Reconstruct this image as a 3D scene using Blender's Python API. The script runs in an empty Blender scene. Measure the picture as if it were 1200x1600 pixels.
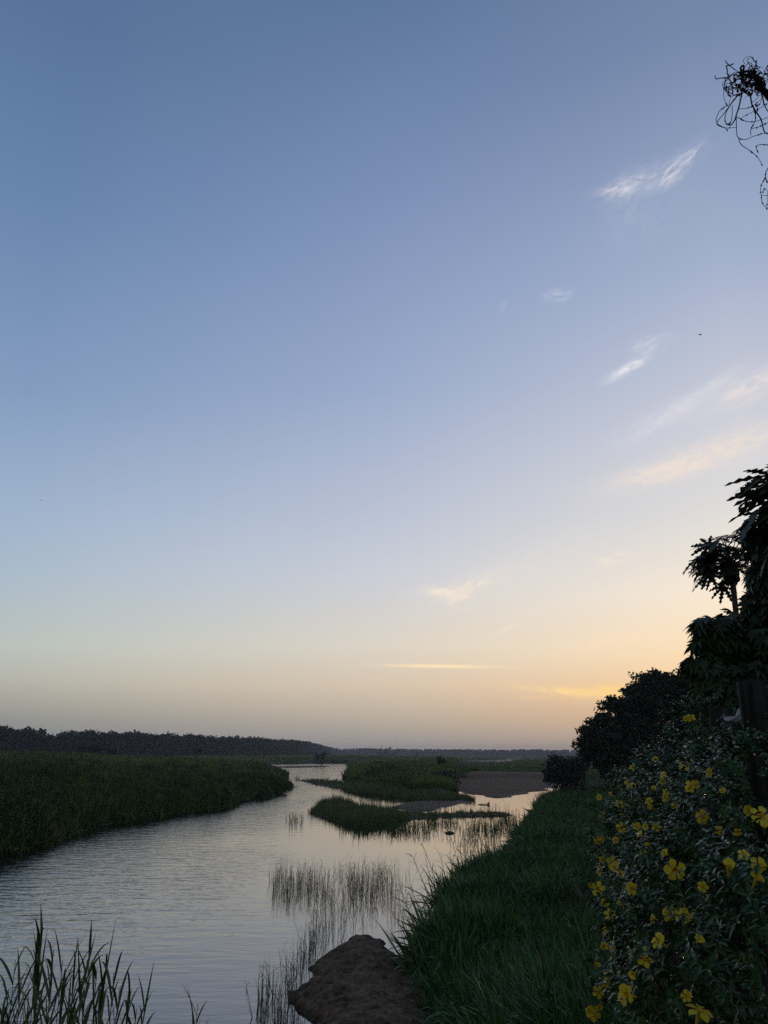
import bpy, math, random
import numpy as np
from mathutils import Vector

random.seed(7)
RNG = np.random.default_rng(11)
SC = bpy.context.scene
COL = SC.collection

# ------------------------------------------------------------------ camera
F = 1202.0
EYE = 5.5
HOR = 1178.0
PITCH = math.atan((HOR - 800) / F)
CP, SP = math.cos(PITCH), math.sin(PITCH)
CAM = np.array([0.0, 0.0, EYE])


def ray(px, py):
    u = (px - 600) / F
    v = (800 - py) / F
    return np.array([u, CP - SP * v, SP + CP * v])


def on_plane(px, py, z=0.0):
    d = ray(px, py)
    t = (z - EYE) / d[2]
    return CAM + d * t


def at_y(px, py, y):
    d = ray(px, py)
    return CAM + d * (y / d[1])


def plan(pts, z=0.0):
    return np.array([on_plane(p[0], p[1], p[2] if len(p) > 2 else z)[:2] for p in pts])


cam = bpy.data.cameras.new('camera')
cam.sensor_fit = 'VERTICAL'
cam.angle = 2 * math.atan(800 / F)
cam.clip_start = 0.05
cam.clip_end = 20000
camo = bpy.data.objects.new('camera', cam)
COL.objects.link(camo)
camo.location = CAM
camo.rotation_euler = (math.pi / 2 + PITCH, 0, 0)
SC.camera = camo


# ------------------------------------------------------------------ noise
def _h(ix, iy, seed):
    n = (ix.astype(np.int64) * 374761393 + iy.astype(np.int64) * 668265263 + seed * 974711) & 0x7fffffff
    n = ((n ^ (n >> 13)) * 1274126177) & 0x7fffffff
    return ((n ^ (n >> 16)) & 0xffff) / 65535.0


def vnoise(x, y, seed=0):
    ix, iy = np.floor(x), np.floor(y)
    fx, fy = x - ix, y - iy
    fx = fx * fx * (3 - 2 * fx)
    fy = fy * fy * (3 - 2 * fy)
    ix = ix.astype(np.int64)
    iy = iy.astype(np.int64)
    a = _h(ix, iy, seed) * (1 - fx) + _h(ix + 1, iy, seed) * fx
    b = _h(ix, iy + 1, seed) * (1 - fx) + _h(ix + 1, iy + 1, seed) * fx
    return a * (1 - fy) + b * fy


def fbm(x, y, seed=0, octv=4):
    s = 0
    amp = .5
    tot = 0
    for o in range(octv):
        s = s + amp * vnoise(x * 2 ** o, y * 2 ** o, seed + o * 17)
        tot += amp
        amp *= .5
    return s / tot


# ------------------------------------------------------------------ mesh building
def mesh_from(name, V, Q=None, T=None, mat=None, smooth=False, matidx=None):
    me = bpy.data.meshes.new(name)
    V = np.asarray(V, dtype=np.float32).reshape(-1, 3)
    parts = []
    if Q is not None and len(Q):
        parts.append((np.asarray(Q, dtype=np.int32), 4))
    if T is not None and len(T):
        parts.append((np.asarray(T, dtype=np.int32), 3))
    nl = sum(a.size for a, k in parts)
    nf = sum(len(a) for a, k in parts)
    me.vertices.add(len(V))
    me.vertices.foreach_set('co', V.ravel())
    me.loops.add(nl)
    me.polygons.add(nf)
    me.loops.foreach_set('vertex_index', np.concatenate([a.ravel() for a, k in parts]))
    starts = []
    s = 0
    for a, k in parts:
        starts.append(s + np.arange(len(a)) * k)
        s += a.size
    me.polygons.foreach_set('loop_start', np.concatenate(starts).astype(np.int32))
    if smooth:
        me.polygons.foreach_set('use_smooth', np.ones(nf, dtype=bool))
    for m in (mat if isinstance(mat, (list, tuple)) else [mat]):
        if m is not None:
            me.materials.append(m)
    if matidx is not None:
        me.polygons.foreach_set('material_index', np.asarray(matidx, dtype=np.int32))
    me.update(calc_edges=True)
    me.validate()
    return me


class MB:
    def __init__(self):
        self.V, self.Q, self.T, self.n = [], [], [], 0

    def add(self, V, Q=None, T=None):
        V = np.asarray(V, float).reshape(-1, 3)
        if Q is not None and len(Q):
            self.Q.append(np.asarray(Q, int) + self.n)
        if T is not None and len(T):
            self.T.append(np.asarray(T, int) + self.n)
        self.V.append(V)
        self.n += len(V)
        return self

    def mesh(self, name, mat=None, smooth=False):
        return mesh_from(name, np.concatenate(self.V), np.concatenate(self.Q) if self.Q else None,
                         np.concatenate(self.T) if self.T else None, mat, smooth)

    def obj(self, name, mat=None, parent=None, smooth=False):
        return link(name, self.mesh(name, mat, smooth), parent)


def link(name, me, parent=None):
    o = bpy.data.objects.new(name, me)
    COL.objects.link(o)
    if parent is not None:
        o.parent = parent
        o.location = -Vector(parent.location) if parent.get('_w') else (0, 0, 0)
    return o


def thing(name, loc, label, cat, group=None):
    """Empty at the base of a thing; its parts are built in world space and parented here"""
    o = bpy.data.objects.new(name, None)
    o.empty_display_size = .2
    COL.objects.link(o)
    o.location = [float(v) for v in loc]
    tag(o, label, cat, group)
    return o


def tag(o, label=None, cat=None, group=None, kind=None):
    if label:
        o['label'] = label
    if cat:
        o['category'] = cat
    if group:
        o['group'] = group
    if kind:
        o['kind'] = kind
    return o


def part(name, mb_or_me, mat, parent, smooth=False, label=None):
    """part built in world space"""
    me = mb_or_me.mesh(name, mat, smooth) if isinstance(mb_or_me, MB) else mb_or_me
    o = bpy.data.objects.new(name, me)
    COL.objects.link(o)
    o.parent = parent
    L = Vector((0, 0, 0))
    p = parent
    while p is not None:
        L = L + p.location
        p = p.parent
    o.location = -L
    if label:
        o['label'] = label
    return o


def norm(a):
    return a / np.maximum(np.linalg.norm(a, axis=-1, keepdims=True), 1e-9)


def strips(base, d, side, L, W, droop, prof, fold=0.0, mid=False):
    """n curved strips. base,d,side (n,3); L,W,droop (n,). prof = width profile along the strip"""
    base, d, side = np.atleast_2d(base), norm(np.atleast_2d(d)), norm(np.atleast_2d(side))
    n = max(len(base), len(d))
    L = np.broadcast_to(np.asarray(L, float), (n,))
    W = np.broadcast_to(np.asarray(W, float), (n,))
    droop = np.broadcast_to(np.asarray(droop, float), (n,))
    prof = np.asarray(prof, float)
    k = len(prof)
    s = np.linspace(0, 1, k)
    ctr = base[:, None, :] + d[:, None, :] * (L[:, None] * s[None, :])[..., None]
    ctr = ctr - np.array([0, 0, 1.0]) * (droop[:, None] * L[:, None] * s[None, :] ** 2)[..., None]
    w = side[:, None, :] * (W[:, None] * prof[None, :] * .5)[..., None]
    if mid:
        nr = np.cross(d, side)
        nr = nr * np.sign(nr[:, 2:3] + 1e-6)
        low = nr[:, None, :] * (fold * W[:, None] * prof[None, :])[..., None]
        V = np.stack([ctr - w + low, ctr, ctr + w + low], axis=2)
        c = 3
    else:
        V = np.stack([ctr - w, ctr + w], axis=2)
        c = 2
    V = V.reshape(-1, 3)
    q = []
    for i in range(k - 1):
        for j in range(c - 1):
            a = i * c + j
            q.append([a, a + 1, a + c + 1, a + c])
    q = np.array(q)
    Q = (q[None] + (np.arange(n) * k * c)[:, None, None]).reshape(-1, 4)
    return V, Q


def tube(pts, rad, sides=6, cap=True):
    pts = np.asarray(pts, float)
    n = len(pts)
    rad = np.broadcast_to(np.asarray(rad, float), (n,))
    tan = norm(np.gradient(pts, axis=0))
    up = np.array([0, 0, 1.0]) if abs(tan[0][2]) < .9 else np.array([1.0, 0, 0])
    V = []
    a = norm(np.cross(tan[0], up))
    for i in range(n):
        a = norm(a - tan[i] * np.dot(a, tan[i]))
        b = np.cross(tan[i], a)
        for j in range(sides):
            t = 2 * math.pi * j / sides
            V.append(pts[i] + rad[i] * (math.cos(t) * a + math.sin(t) * b))
    Q = []
    for i in range(n - 1):
        for j in range(sides):
            k = (j + 1) % sides
            Q.append([i * sides + j, i * sides + k, (i + 1) * sides + k, (i + 1) * sides + j])
    T = []
    if cap:
        for e, base in ((0, 0), (n - 1, (n - 1) * sides)):
            V.append(pts[e])
            c = len(V) - 1
            for j in range(sides):
                k = (j + 1) % sides
                T.append([base + k, base + j, c] if e == 0 else [base + j, base + k, c])
    return np.array(V), np.array(Q), (np.array(T) if T else None)


def leaf_quads(ctr, size, n, rad, rng, flat=.6, aspect=1.6):
    """n leaf clumps round each centre: small folded quads"""
    m = len(ctr)
    c = np.repeat(ctr, n, 0)
    r = np.repeat(rad, n)
    off = rand_dirs(m * n, rng) * (rng.uniform(0, 1, m * n) ** .5)[:, None] * r[:, None]
    off[:, 2] *= flat
    p = c + off
    d = rand_dirs(m * n, rng)
    d[:, 2] *= .6
    s = norm(np.cross(d, rand_dirs(m * n, rng)))
    L = size * rng.uniform(.6, 1.4, m * n)
    return strips(p, d, s, L, L / aspect, np.full(m * n, .15), [.25, 1, .15])


def smooth_line(pts, n):
    """Catmull-Rom through the points"""
    P = np.asarray(pts, float)
    P = np.vstack([2 * P[0] - P[1], P, 2 * P[-1] - P[-2]])
    m = len(P) - 3
    out = []
    for t in np.linspace(0, m - 1e-6, n):
        i = int(t)
        f = t - i
        a, b, c, d = P[i], P[i + 1], P[i + 2], P[i + 3]
        out.append(.5 * (2 * b + (c - a) * f + (2 * a - 5 * b + 4 * c - d) * f * f + (3 * b - a - 3 * c + d) * f ** 3))
    return np.array(out)


def rand_dirs(n, rng=RNG):
    v = rng.normal(size=(n, 3))
    return norm(v)


def perp(d):
    r = rand_dirs(len(d))
    return norm(np.cross(d, r))


# ------------------------------------------------------------------ materials
def lin(c):
    return tuple(((v / 255) / 12.92 if v / 255 <= .04045 else ((v / 255 + .055) / 1.055) ** 2.4) for v in c)


def newmat(name):
    m = bpy.data.materials.new(name)
    m.use_nodes = True
    nt = m.node_tree
    return m, nt, nt.nodes['Principled BSDF']


def N(nt, t, **kw):
    n = nt.nodes.new(t)
    for k, v in kw.items():
        setattr(n, k, v)
    return n


def ramp(nt, stops, interp='LINEAR'):
    r = N(nt, 'ShaderNodeValToRGB')
    cr = r.color_ramp
    cr.interpolation = interp
    while len(cr.elements) > 1:
        cr.elements.remove(cr.elements[0])
    cr.elements[0].position = stops[0][0]
    cr.elements[0].color = (*stops[0][1], 1)
    for p, c in stops[1:]:
        e = cr.elements.new(p)
        e.color = (*c, 1)
    return r


def leaf_mat(name, cols, nscale=.3, rough=.5, spec=.4, objrand=True, trans=0.0):
    """leaf colour varied from plant to plant and in patches over the ground"""
    m, nt, bs = newmat(name)
    tc = N(nt, 'ShaderNodeNewGeometry')
    no = N(nt, 'ShaderNodeTexNoise')
    no.inputs['Scale'].default_value = nscale
    no.inputs['Detail'].default_value = 3
    nt.links.new(tc.outputs['Position'], no.inputs['Vector'])
    oi = N(nt, 'ShaderNodeObjectInfo')
    ma = N(nt, 'ShaderNodeMath', operation='MULTIPLY_ADD')
    ma.inputs[1].default_value = .5 if objrand else 0
    nt.links.new(oi.outputs['Random'], ma.inputs[0])
    m2 = N(nt, 'ShaderNodeMath', operation='MULTIPLY')
    m2.inputs[1].default_value = .5 if objrand else 1.0
    nt.links.new(no.outputs['Fac'], m2.inputs[0])
    nt.links.new(m2.outputs[0], ma.inputs[2])
    r = ramp(nt, [(.25 + .5 * i / max(1, len(cols) - 1), c) for i, c in enumerate(cols)])
    nt.links.new(ma.outputs[0], r.inputs['Fac'])
    nt.links.new(r.outputs['Color'], bs.inputs['Base Color'])
    bs.inputs['Roughness'].default_value = rough
    bs.inputs['Specular IOR Level'].default_value = spec
    if trans > 0:
        tr = N(nt, 'ShaderNodeBsdfTranslucent')
        nt.links.new(r.outputs['Color'], tr.inputs['Color'])
        mx = N(nt, 'ShaderNodeMixShader')
        mx.inputs[0].default_value = trans
        out = nt.nodes['Material Output']
        nt.links.new(bs.outputs[0], mx.inputs[1])
        nt.links.new(tr.outputs[0], mx.inputs[2])
        nt.links.new(mx.outputs[0], out.inputs['Surface'])
    return m


def rough_mat(name, c1, c2, scale=8, rough=.8, bump=.3, spec=.3, stretch=(1, 1, 1)):
    m, nt, bs = newmat(name)
    tc = N(nt, 'ShaderNodeTexCoord')
    mp = N(nt, 'ShaderNodeMapping')
    mp.inputs['Scale'].default_value = stretch
    nt.links.new(tc.outputs['Object'], mp.inputs['Vector'])
    no = N(nt, 'ShaderNodeTexNoise')
    no.inputs['Scale'].default_value = scale
    no.inputs['Detail'].default_value = 6
    nt.links.new(mp.outputs[0], no.inputs['Vector'])
    r = ramp(nt, [(.3, c1), (.7, c2)])
    nt.links.new(no.outputs['Fac'], r.inputs['Fac'])
    nt.links.new(r.outputs['Color'], bs.inputs['Base Color'])
    bs.inputs['Roughness'].default_value = rough
    bs.inputs['Specular IOR Level'].default_value = spec
    if bump:
        b = N(nt, 'ShaderNodeBump')
        b.inputs['Strength'].default_value = bump
        b.inputs['Distance'].default_value = .02
        nt.links.new(no.outputs['Fac'], b.inputs['Height'])
        nt.links.new(b.outputs[0], bs.inputs['Normal'])
    return m


M = {}
M['marsh'] = leaf_mat('marsh_grass', [(.036, .095, .016), (.075, .155, .026), (.125, .2, .036), (.19, .16, .06)], .07, .6, .15)
M['bank'] = leaf_mat('bank_grass', [(.014, .055, .014), (.032, .105, .024), (.08, .17, .042)], .25, .5, .22)
M['weed'] = leaf_mat('weed_leaf', [(.022, .075, .018), (.05, .125, .03), (.09, .18, .05)], .6, .5, .25)
M['straw'] = leaf_mat('dry_straw', [(.04, .05, .02), (.075, .07, .035)], 1.0, .6, .2)
M['mweed'] = leaf_mat('marsh_shrub_leaf', [(.022, .062, .014), (.046, .1, .02), (.08, .14, .03)], .15, .6, .15)
M['darkweed'] = leaf_mat('dark_shrub_leaf', [(.018, .046, .012), (.03, .066, .016), (.046, .085, .022)], .2, .6, .1)
M['sedge'] = leaf_mat('sedge', [(.06, .12, .035), (.095, .145, .05), (.14, .15, .065)], .4, .6, .15)
M['reed'] = leaf_mat('reed_leaf', [(.03, .062, .015), (.05, .09, .02), (.075, .105, .028)], 2.0, .45, .4)
M['dryreed'] = leaf_mat('dry_reed', [(.05, .06, .032), (.085, .085, .05)], 2.0, .6, .3)
M['darktree'] = leaf_mat('dark_tree_leaf', [(.010, .020, .009), (.017, .030, .012), (.026, .037, .016)], .5, .6, .12, False)
M['wood'] = leaf_mat('far_wood_leaf', [(.014, .030, .016), (.018, .037, .02), (.024, .044, .025)], .03, .7, .1)
M['leafy'] = leaf_mat('palmate_leaf', [(.014, .036, .009), (.026, .058, .013), (.042, .075, .016)], 2.5, .5, .4, False, .12)
M['papaya'] = leaf_mat('papaya_leaf', [(.02, .04, .018), (.032, .055, .022)], 2.0, .5, .4, False, .1)
M['bush'] = leaf_mat('glossy_bush_leaf', [(.008, .032, .006), (.017, .058, .012), (.034, .085, .018), (.075, .105, .02)], 6.0, .24, .2, False)
M['shrub'] = leaf_mat('shrub_leaf', [(.014, .026, .014), (.022, .038, .018)], .8, .6, .3)
M['bark'] = rough_mat('bark', (.03, .025, .02), (.07, .06, .048), 9, .85, .5, .2, (1, 1, .3))
M['palebark'] = rough_mat('papaya_bark', (.05, .048, .042), (.11, .1, .085), 14, .8, .4, .25, (1, 1, 2.5))
M['vine'] = rough_mat('dry_vine', (.012, .011, .01), (.03, .026, .022), 30, .85, .2, .2)
M['fruit'] = rough_mat('papaya_fruit', (.03, .05, .02), (.05, .07, .03), 12, .5, .1, .4)
M['timber'] = rough_mat('weathered_timber', (.005, .005, .005), (.04, .04, .038), 7, .9, .6, .15, (3, 3, .25))
M['cloth'] = rough_mat('pale_cloth', (.32, .33, .36), (.45, .45, .47), 9, .9, .2, .1)
M['steel'] = rough_mat('mast_steel', (.08, .08, .085), (.14, .14, .14), 3, .6, .1, .3)
M['rock'] = rough_mat('wet_lump', (.02, .02, .018), (.05, .045, .04), 6, .7, .6, .3)
M['drift'] = rough_mat('driftwood', (.03, .026, .022), (.06, .05, .042), 8, .85, .4, .2, (.3, 3, 3))
M['bird'] = rough_mat('bird_feather', (.015, .015, .017), (.03, .03, .032), 12, .7, .1, .2)
M['petal'] = leaf_mat('yellow_petal', [(.46, .36, .014), (.66, .54, .026), (.76, .66, .06)], 20, .5, .25, True, .25)
M['throat'] = rough_mat('orange_throat', (.56, .32, .014), (.66, .42, .022), 30, .6, 0, .2)


def ground_mat():
    m, nt, bs = newmat('ground_soil')
    at = N(nt, 'ShaderNodeAttribute', attribute_name='sand')
    ge = N(nt, 'ShaderNodeNewGeometry')
    no = N(nt, 'ShaderNodeTexNoise')
    no.inputs['Scale'].default_value = 1.6
    no.inputs['Detail'].default_value = 8
    no.inputs['Roughness'].default_value = .65
    nt.links.new(ge.outputs['Position'], no.inputs['Vector'])
    soil = ramp(nt, [(.3, (.018, .02, .014)), (.7, (.04, .042, .026))])
    mud = ramp(nt, [(.38, (.035, .025, .016)), (.5, (.12, .083, .052)), (.62, (.21, .145, .092))])
    sand = ramp(nt, [(.36, (.08, .051, .033)), (.64, (.17, .107, .068))])
    n2 = N(nt, 'ShaderNodeTexNoise')
    n2.inputs['Scale'].default_value = 9
    n2.inputs['Detail'].default_value = 5
    nt.links.new(ge.outputs['Position'], n2.inputs['Vector'])
    av = N(nt, 'ShaderNodeMix', data_type='FLOAT')
    av.inputs[0].default_value = .45
    nt.links.new(no.outputs['Fac'], av.inputs[2])
    nt.links.new(n2.outputs['Fac'], av.inputs[3])
    for r in (soil, mud, sand):
        nt.links.new(av.outputs[0], r.inputs['Fac'])
    mx = N(nt, 'ShaderNodeMix', data_type='RGBA')
    nt.links.new(at.outputs['Fac'], mx.inputs[0])
    # 0 soil, .5 mud, 1 sand
    a = N(nt, 'ShaderNodeMapRange')
    a.inputs['From Min'].default_value = 0
    a.inputs['From Max'].default_value = .5
    b = N(nt, 'ShaderNodeMapRange')
    b.inputs['From Min'].default_value = .5
    b.inputs['From Max'].default_value = 1
    nt.links.new(at.outputs['Fac'], a.inputs['Value'])
    nt.links.new(at.outputs['Fac'], b.inputs['Value'])
    m2 = N(nt, 'ShaderNodeMix', data_type='RGBA')
    nt.links.new(a.outputs[0], mx.inputs[0])
    nt.links.new(soil.outputs[0], mx.inputs[6])
    nt.links.new(mud.outputs[0], mx.inputs[7])
    nt.links.new(b.outputs[0], m2.inputs[0])
    nt.links.new(mx.outputs[2], m2.inputs[6])
    nt.links.new(sand.outputs[0], m2.inputs[7])
    # pebbles and crumbs
    vo = N(nt, 'ShaderNodeTexNoise')
    vo.inputs['Scale'].default_value = 4.5
    vo.inputs['Detail'].default_value = 7
    nt.links.new(ge.outputs['Position'], vo.inputs['Vector'])
    ad = N(nt, 'ShaderNodeMath', operation='ADD')
    nt.links.new(no.outputs['Fac'], ad.inputs[0])
    nt.links.new(vo.outputs['Fac'], ad.inputs[1])
    bu = N(nt, 'ShaderNodeBump')
    bu.inputs['Strength'].default_value = .9
    bu.inputs['Distance'].default_value = .22
    nt.links.new(ad.outputs[0], bu.inputs['Height'])
    nt.links.new(bu.outputs[0], bs.inputs['Normal'])
    # damp margin just above the water line
    sz = N(nt, 'ShaderNodeSeparateXYZ')
    nt.links.new(ge.outputs['Position'], sz.inputs[0])
    wet = N(nt, 'ShaderNodeMapRange')
    wet.inputs['From Min'].default_value = .05
    wet.inputs['From Max'].default_value = .16
    wet.inputs['To Min'].default_value = .45
    nt.links.new(sz.outputs['Z'], wet.inputs['Value'])
    wm_ = N(nt, 'ShaderNodeVectorMath', operation='SCALE')
    nt.links.new(m2.outputs[2], wm_.inputs[0])
    nt.links.new(wet.outputs[0], wm_.inputs['Scale'])
    nt.links.new(wm_.outputs[0], bs.inputs['Base Color'])
    wr = N(nt, 'ShaderNodeMapRange')
    wr.inputs['From Min'].default_value = .45
    wr.inputs['To Min'].default_value = .65
    wr.inputs['To Max'].default_value = .92
    nt.links.new(wet.outputs[0], wr.inputs['Value'])
    nt.links.new(wr.outputs[0], bs.inputs['Roughness'])
    bs.inputs['Specular IOR Level'].default_value = .12
    return m


def water_mat():
    m, nt, bs = newmat('river_water')
    bs.inputs['Base Color'].default_value = (.012, .014, .012, 1)
    bs.inputs['Roughness'].default_value = .03
    bs.inputs['IOR'].default_value = 2.1
    ge = N(nt, 'ShaderNodeNewGeometry')
    sx = N(nt, 'ShaderNodeSeparateXYZ')
    nt.links.new(ge.outputs['Position'], sx.inputs[0])

    def noise(sc, det, rot, dist=0.0):
        mp = N(nt, 'ShaderNodeMapping')
        mp.inputs['Scale'].default_value = sc
        mp.inputs['Rotation'].default_value = (0, 0, rot)
        nt.links.new(ge.outputs['Position'], mp.inputs['Vector'])
        no = N(nt, 'ShaderNodeTexNoise')
        no.inputs['Scale'].default_value = 1
        no.inputs['Detail'].default_value = det
        no.inputs['Roughness'].default_value = .55
        no.inputs['Distortion'].default_value = dist
        nt.links.new(mp.outputs[0], no.inputs['Vector'])
        return no
    w1 = noise((.55, 1.7, 1), 3, .12, .4)
    w2 = noise((1.5, 4.2, 1), 3, -.2, .3)
    # gusts: rippled in the open channel on the left, calm in the lee of the sedge and the right bank
    gu = noise((.045, .03, 1), 2, .3)
    ma = N(nt, 'ShaderNodeMapRange', interpolation_type='SMOOTHSTEP')
    ma.inputs['From Min'].default_value = -15
    ma.inputs['From Max'].default_value = 0.5
    ma.inputs['To Min'].default_value = 1.0
    ma.inputs['To Max'].default_value = .04
    sh = N(nt, 'ShaderNodeMath', operation='MULTIPLY_ADD')
    sh.inputs[1].default_value = .02
    nt.links.new(sx.outputs['Y'], sh.inputs[0])
    nt.links.new(sx.outputs['X'], sh.inputs[2])
    gw = noise((.07, .022, 1), 3, 0, .5)
    g2 = N(nt, 'ShaderNodeMath', operation='MULTIPLY_ADD')
    g2.inputs[1].default_value = 26
    g2.inputs[2].default_value = -13
    nt.links.new(gw.outputs['Fac'], g2.inputs[0])
    g3 = N(nt, 'ShaderNodeMath', operation='ADD')
    nt.links.new(sh.outputs[0], g3.inputs[0])
    nt.links.new(g2.outputs[0], g3.inputs[1])
    nt.links.new(g3.outputs[0], ma.inputs['Value'])
    gm = N(nt, 'ShaderNodeMapRange')
    gm.inputs['From Min'].default_value = .3
    gm.inputs['From Max'].default_value = .7
    gm.inputs['To Min'].default_value = .55
    gm.inputs['To Max'].default_value = 1.15
    nt.links.new(gu.outputs['Fac'], gm.inputs['Value'])
    st = N(nt, 'ShaderNodeMath', operation='MULTIPLY')
    nt.links.new(ma.outputs[0], st.inputs[0])
    nt.links.new(gm.outputs[0], st.inputs[1])
    hh = N(nt, 'ShaderNodeMath', operation='MULTIPLY_ADD')
    hh.inputs[1].default_value = .35
    nt.links.new(w2.outputs['Fac'], hh.inputs[0])
    nt.links.new(w1.outputs['Fac'], hh.inputs[2])
    h2 = N(nt, 'ShaderNodeMath', operation='MULTIPLY')
    nt.links.new(hh.outputs[0], h2.inputs[0])
    nt.links.new(st.outputs[0], h2.inputs[1])
    bu = N(nt, 'ShaderNodeBump')
    bu.inputs['Strength'].default_value = 1.0
    bu.inputs['Distance'].default_value = .068
    nt.links.new(h2.outputs[0], bu.inputs['Height'])
    nt.links.new(bu.outputs[0], bs.inputs['Normal'])
    return m


# ------------------------------------------------------------------ world: dusk sky
SUN_AZ = 27.0     # degrees to the right of the view
SUN_EL = 1.5
W = bpy.data.worlds.new('World')
SC.world = W
W.use_nodes = True
nt = W.node_tree
bg = nt.nodes['Background']
BGS = .1
bg.inputs['Strength'].default_value = BGS
tc = N(nt, 'ShaderNodeTexCoord')
nv = N(nt, 'ShaderNodeVectorMath', operation='NORMALIZE')
nt.links.new(tc.outputs['Generated'], nv.inputs[0])
DIR = nv.outputs[0]
sx = N(nt, 'ShaderNodeSeparateXYZ')
nt.links.new(DIR, sx.inputs[0])


def math_n(op, a, b=None, c=None, clamp=False):
    n = N(nt, 'ShaderNodeMath', operation=op)
    n.use_clamp = clamp
    for i, v in enumerate((a, b, c)):
        if v is None:
            continue
        if isinstance(v, (int, float)):
            n.inputs[i].default_value = v
        else:
            nt.links.new(v, n.inputs[i])
    return n.outputs[0]


el = math_n('ARCSINE', sx.outputs['Z'])
elf = math_n('MULTIPLY', el, 180 / math.pi / 60.0, clamp=True)      # 0..1 = 0..60 degrees
az = math_n('ARCTAN2', sx.outputs['X'], sx.outputs['Y'])
dz = math_n('SUBTRACT', az, math.radians(SUN_AZ))
dz = math_n('WRAP', dz, math.pi, -math.pi)
dz = math_n('ABSOLUTE', dz)
tf = math_n('DIVIDE', dz, math.radians(54.0), clamp=True)


def elev(px, py):
    d = ray(px, py)
    return math.degrees(math.asin(d[2] / np.linalg.norm(d)))


def sky_ramp(px, rows, top):
    st = []
    for py, c in rows:
        st.append((max(0.0, elev(px, py)) / 60.0, lin(c)))
    st.append((.97, lin(top)))
    st.sort(key=lambda a: a[0])
    r = ramp(nt, st)
    nt.links.new(elf, r.inputs['Fac'])
    return r.outputs['Color']


SKY_L = [(1178, (138, 140, 143)), (1150, (141, 143, 145)), (1125, (148, 150, 147)), (1105, (162, 162, 153)), (1060, (183, 184, 174)),
         (1010, (187, 196, 190)), (900, (171, 188, 203)), (800, (158, 179, 205)), (610, (131, 156, 191)), (300, (103, 132, 172)), (0, (87, 115, 153))]
SKY_C = [(1178, (166, 160, 156)), (1150, (173, 166, 158)), (1130, (186, 175, 160)), (1070, (218, 200, 178)), (1010, (222, 214, 200)),
         (900, (203, 207, 216)), (800, (186, 194, 212)), (610, (154, 171, 203)), (300, (123, 143, 182)), (0, (93, 118, 156))]
SKY_R = [(1178, (192, 168, 150)), (1155, (210, 178, 150)), (1110, (233, 191, 144)), (1070, (250, 208, 156)), (1020, (255, 226, 182)), (920, (250, 236, 214)),
         (800, (224, 222, 218)), (660, (204, 207, 217)), (400, (162, 176, 204)), (30, (116, 136, 170))]
cL = sky_ramp(50, SKY_L, (80, 108, 146))
cC = sky_ramp(600, SKY_C, (84, 108, 146))
cR = sky_ramp(1130, SKY_R, (96, 116, 150))


def mixc(f, a, b, blend='MIX'):
    n = N(nt, 'ShaderNodeMix', data_type='RGBA', blend_type=blend)
    n.clamp_factor = True
    if isinstance(f, (int, float)):
        n.inputs[0].default_value = f
    else:
        nt.links.new(f, n.inputs[0])
    for i, v in ((6, a), (7, b)):
        if isinstance(v, tuple):
            n.inputs[i].default_value = (*v, 1)
        else:
            nt.links.new(v, n.inputs[i])
    return n.outputs[2]


f1 = math_n('MULTIPLY', tf, 2.0, clamp=True)
f2 = math_n('MULTIPLY_ADD', tf, 2.0, -1.0, clamp=True)
sky = mixc(f2, mixc(f1, cR, cC), cL)
# the anti-solar side of a dusk sky is duller and mauve grey
cB = ramp(nt, [(0, lin((120, 116, 120))), (10 / 60, lin((150, 143, 142))), (22 / 60, lin((136, 138, 142))), (45 / 60, lin((100, 112, 132))), (.97, lin((84, 104, 134)))])
nt.links.new(elf, cB.inputs['Fac'])
bf = N(nt, 'ShaderNodeMapRange', interpolation_type='SMOOTHSTEP')
bf.inputs['From Min'].default_value = math.radians(62)
bf.inputs['From Max'].default_value = math.radians(125)
nt.links.new(dz, bf.inputs['Value'])
sky = mixc(bf.outputs[0], sky, cB.outputs['Color'])

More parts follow.
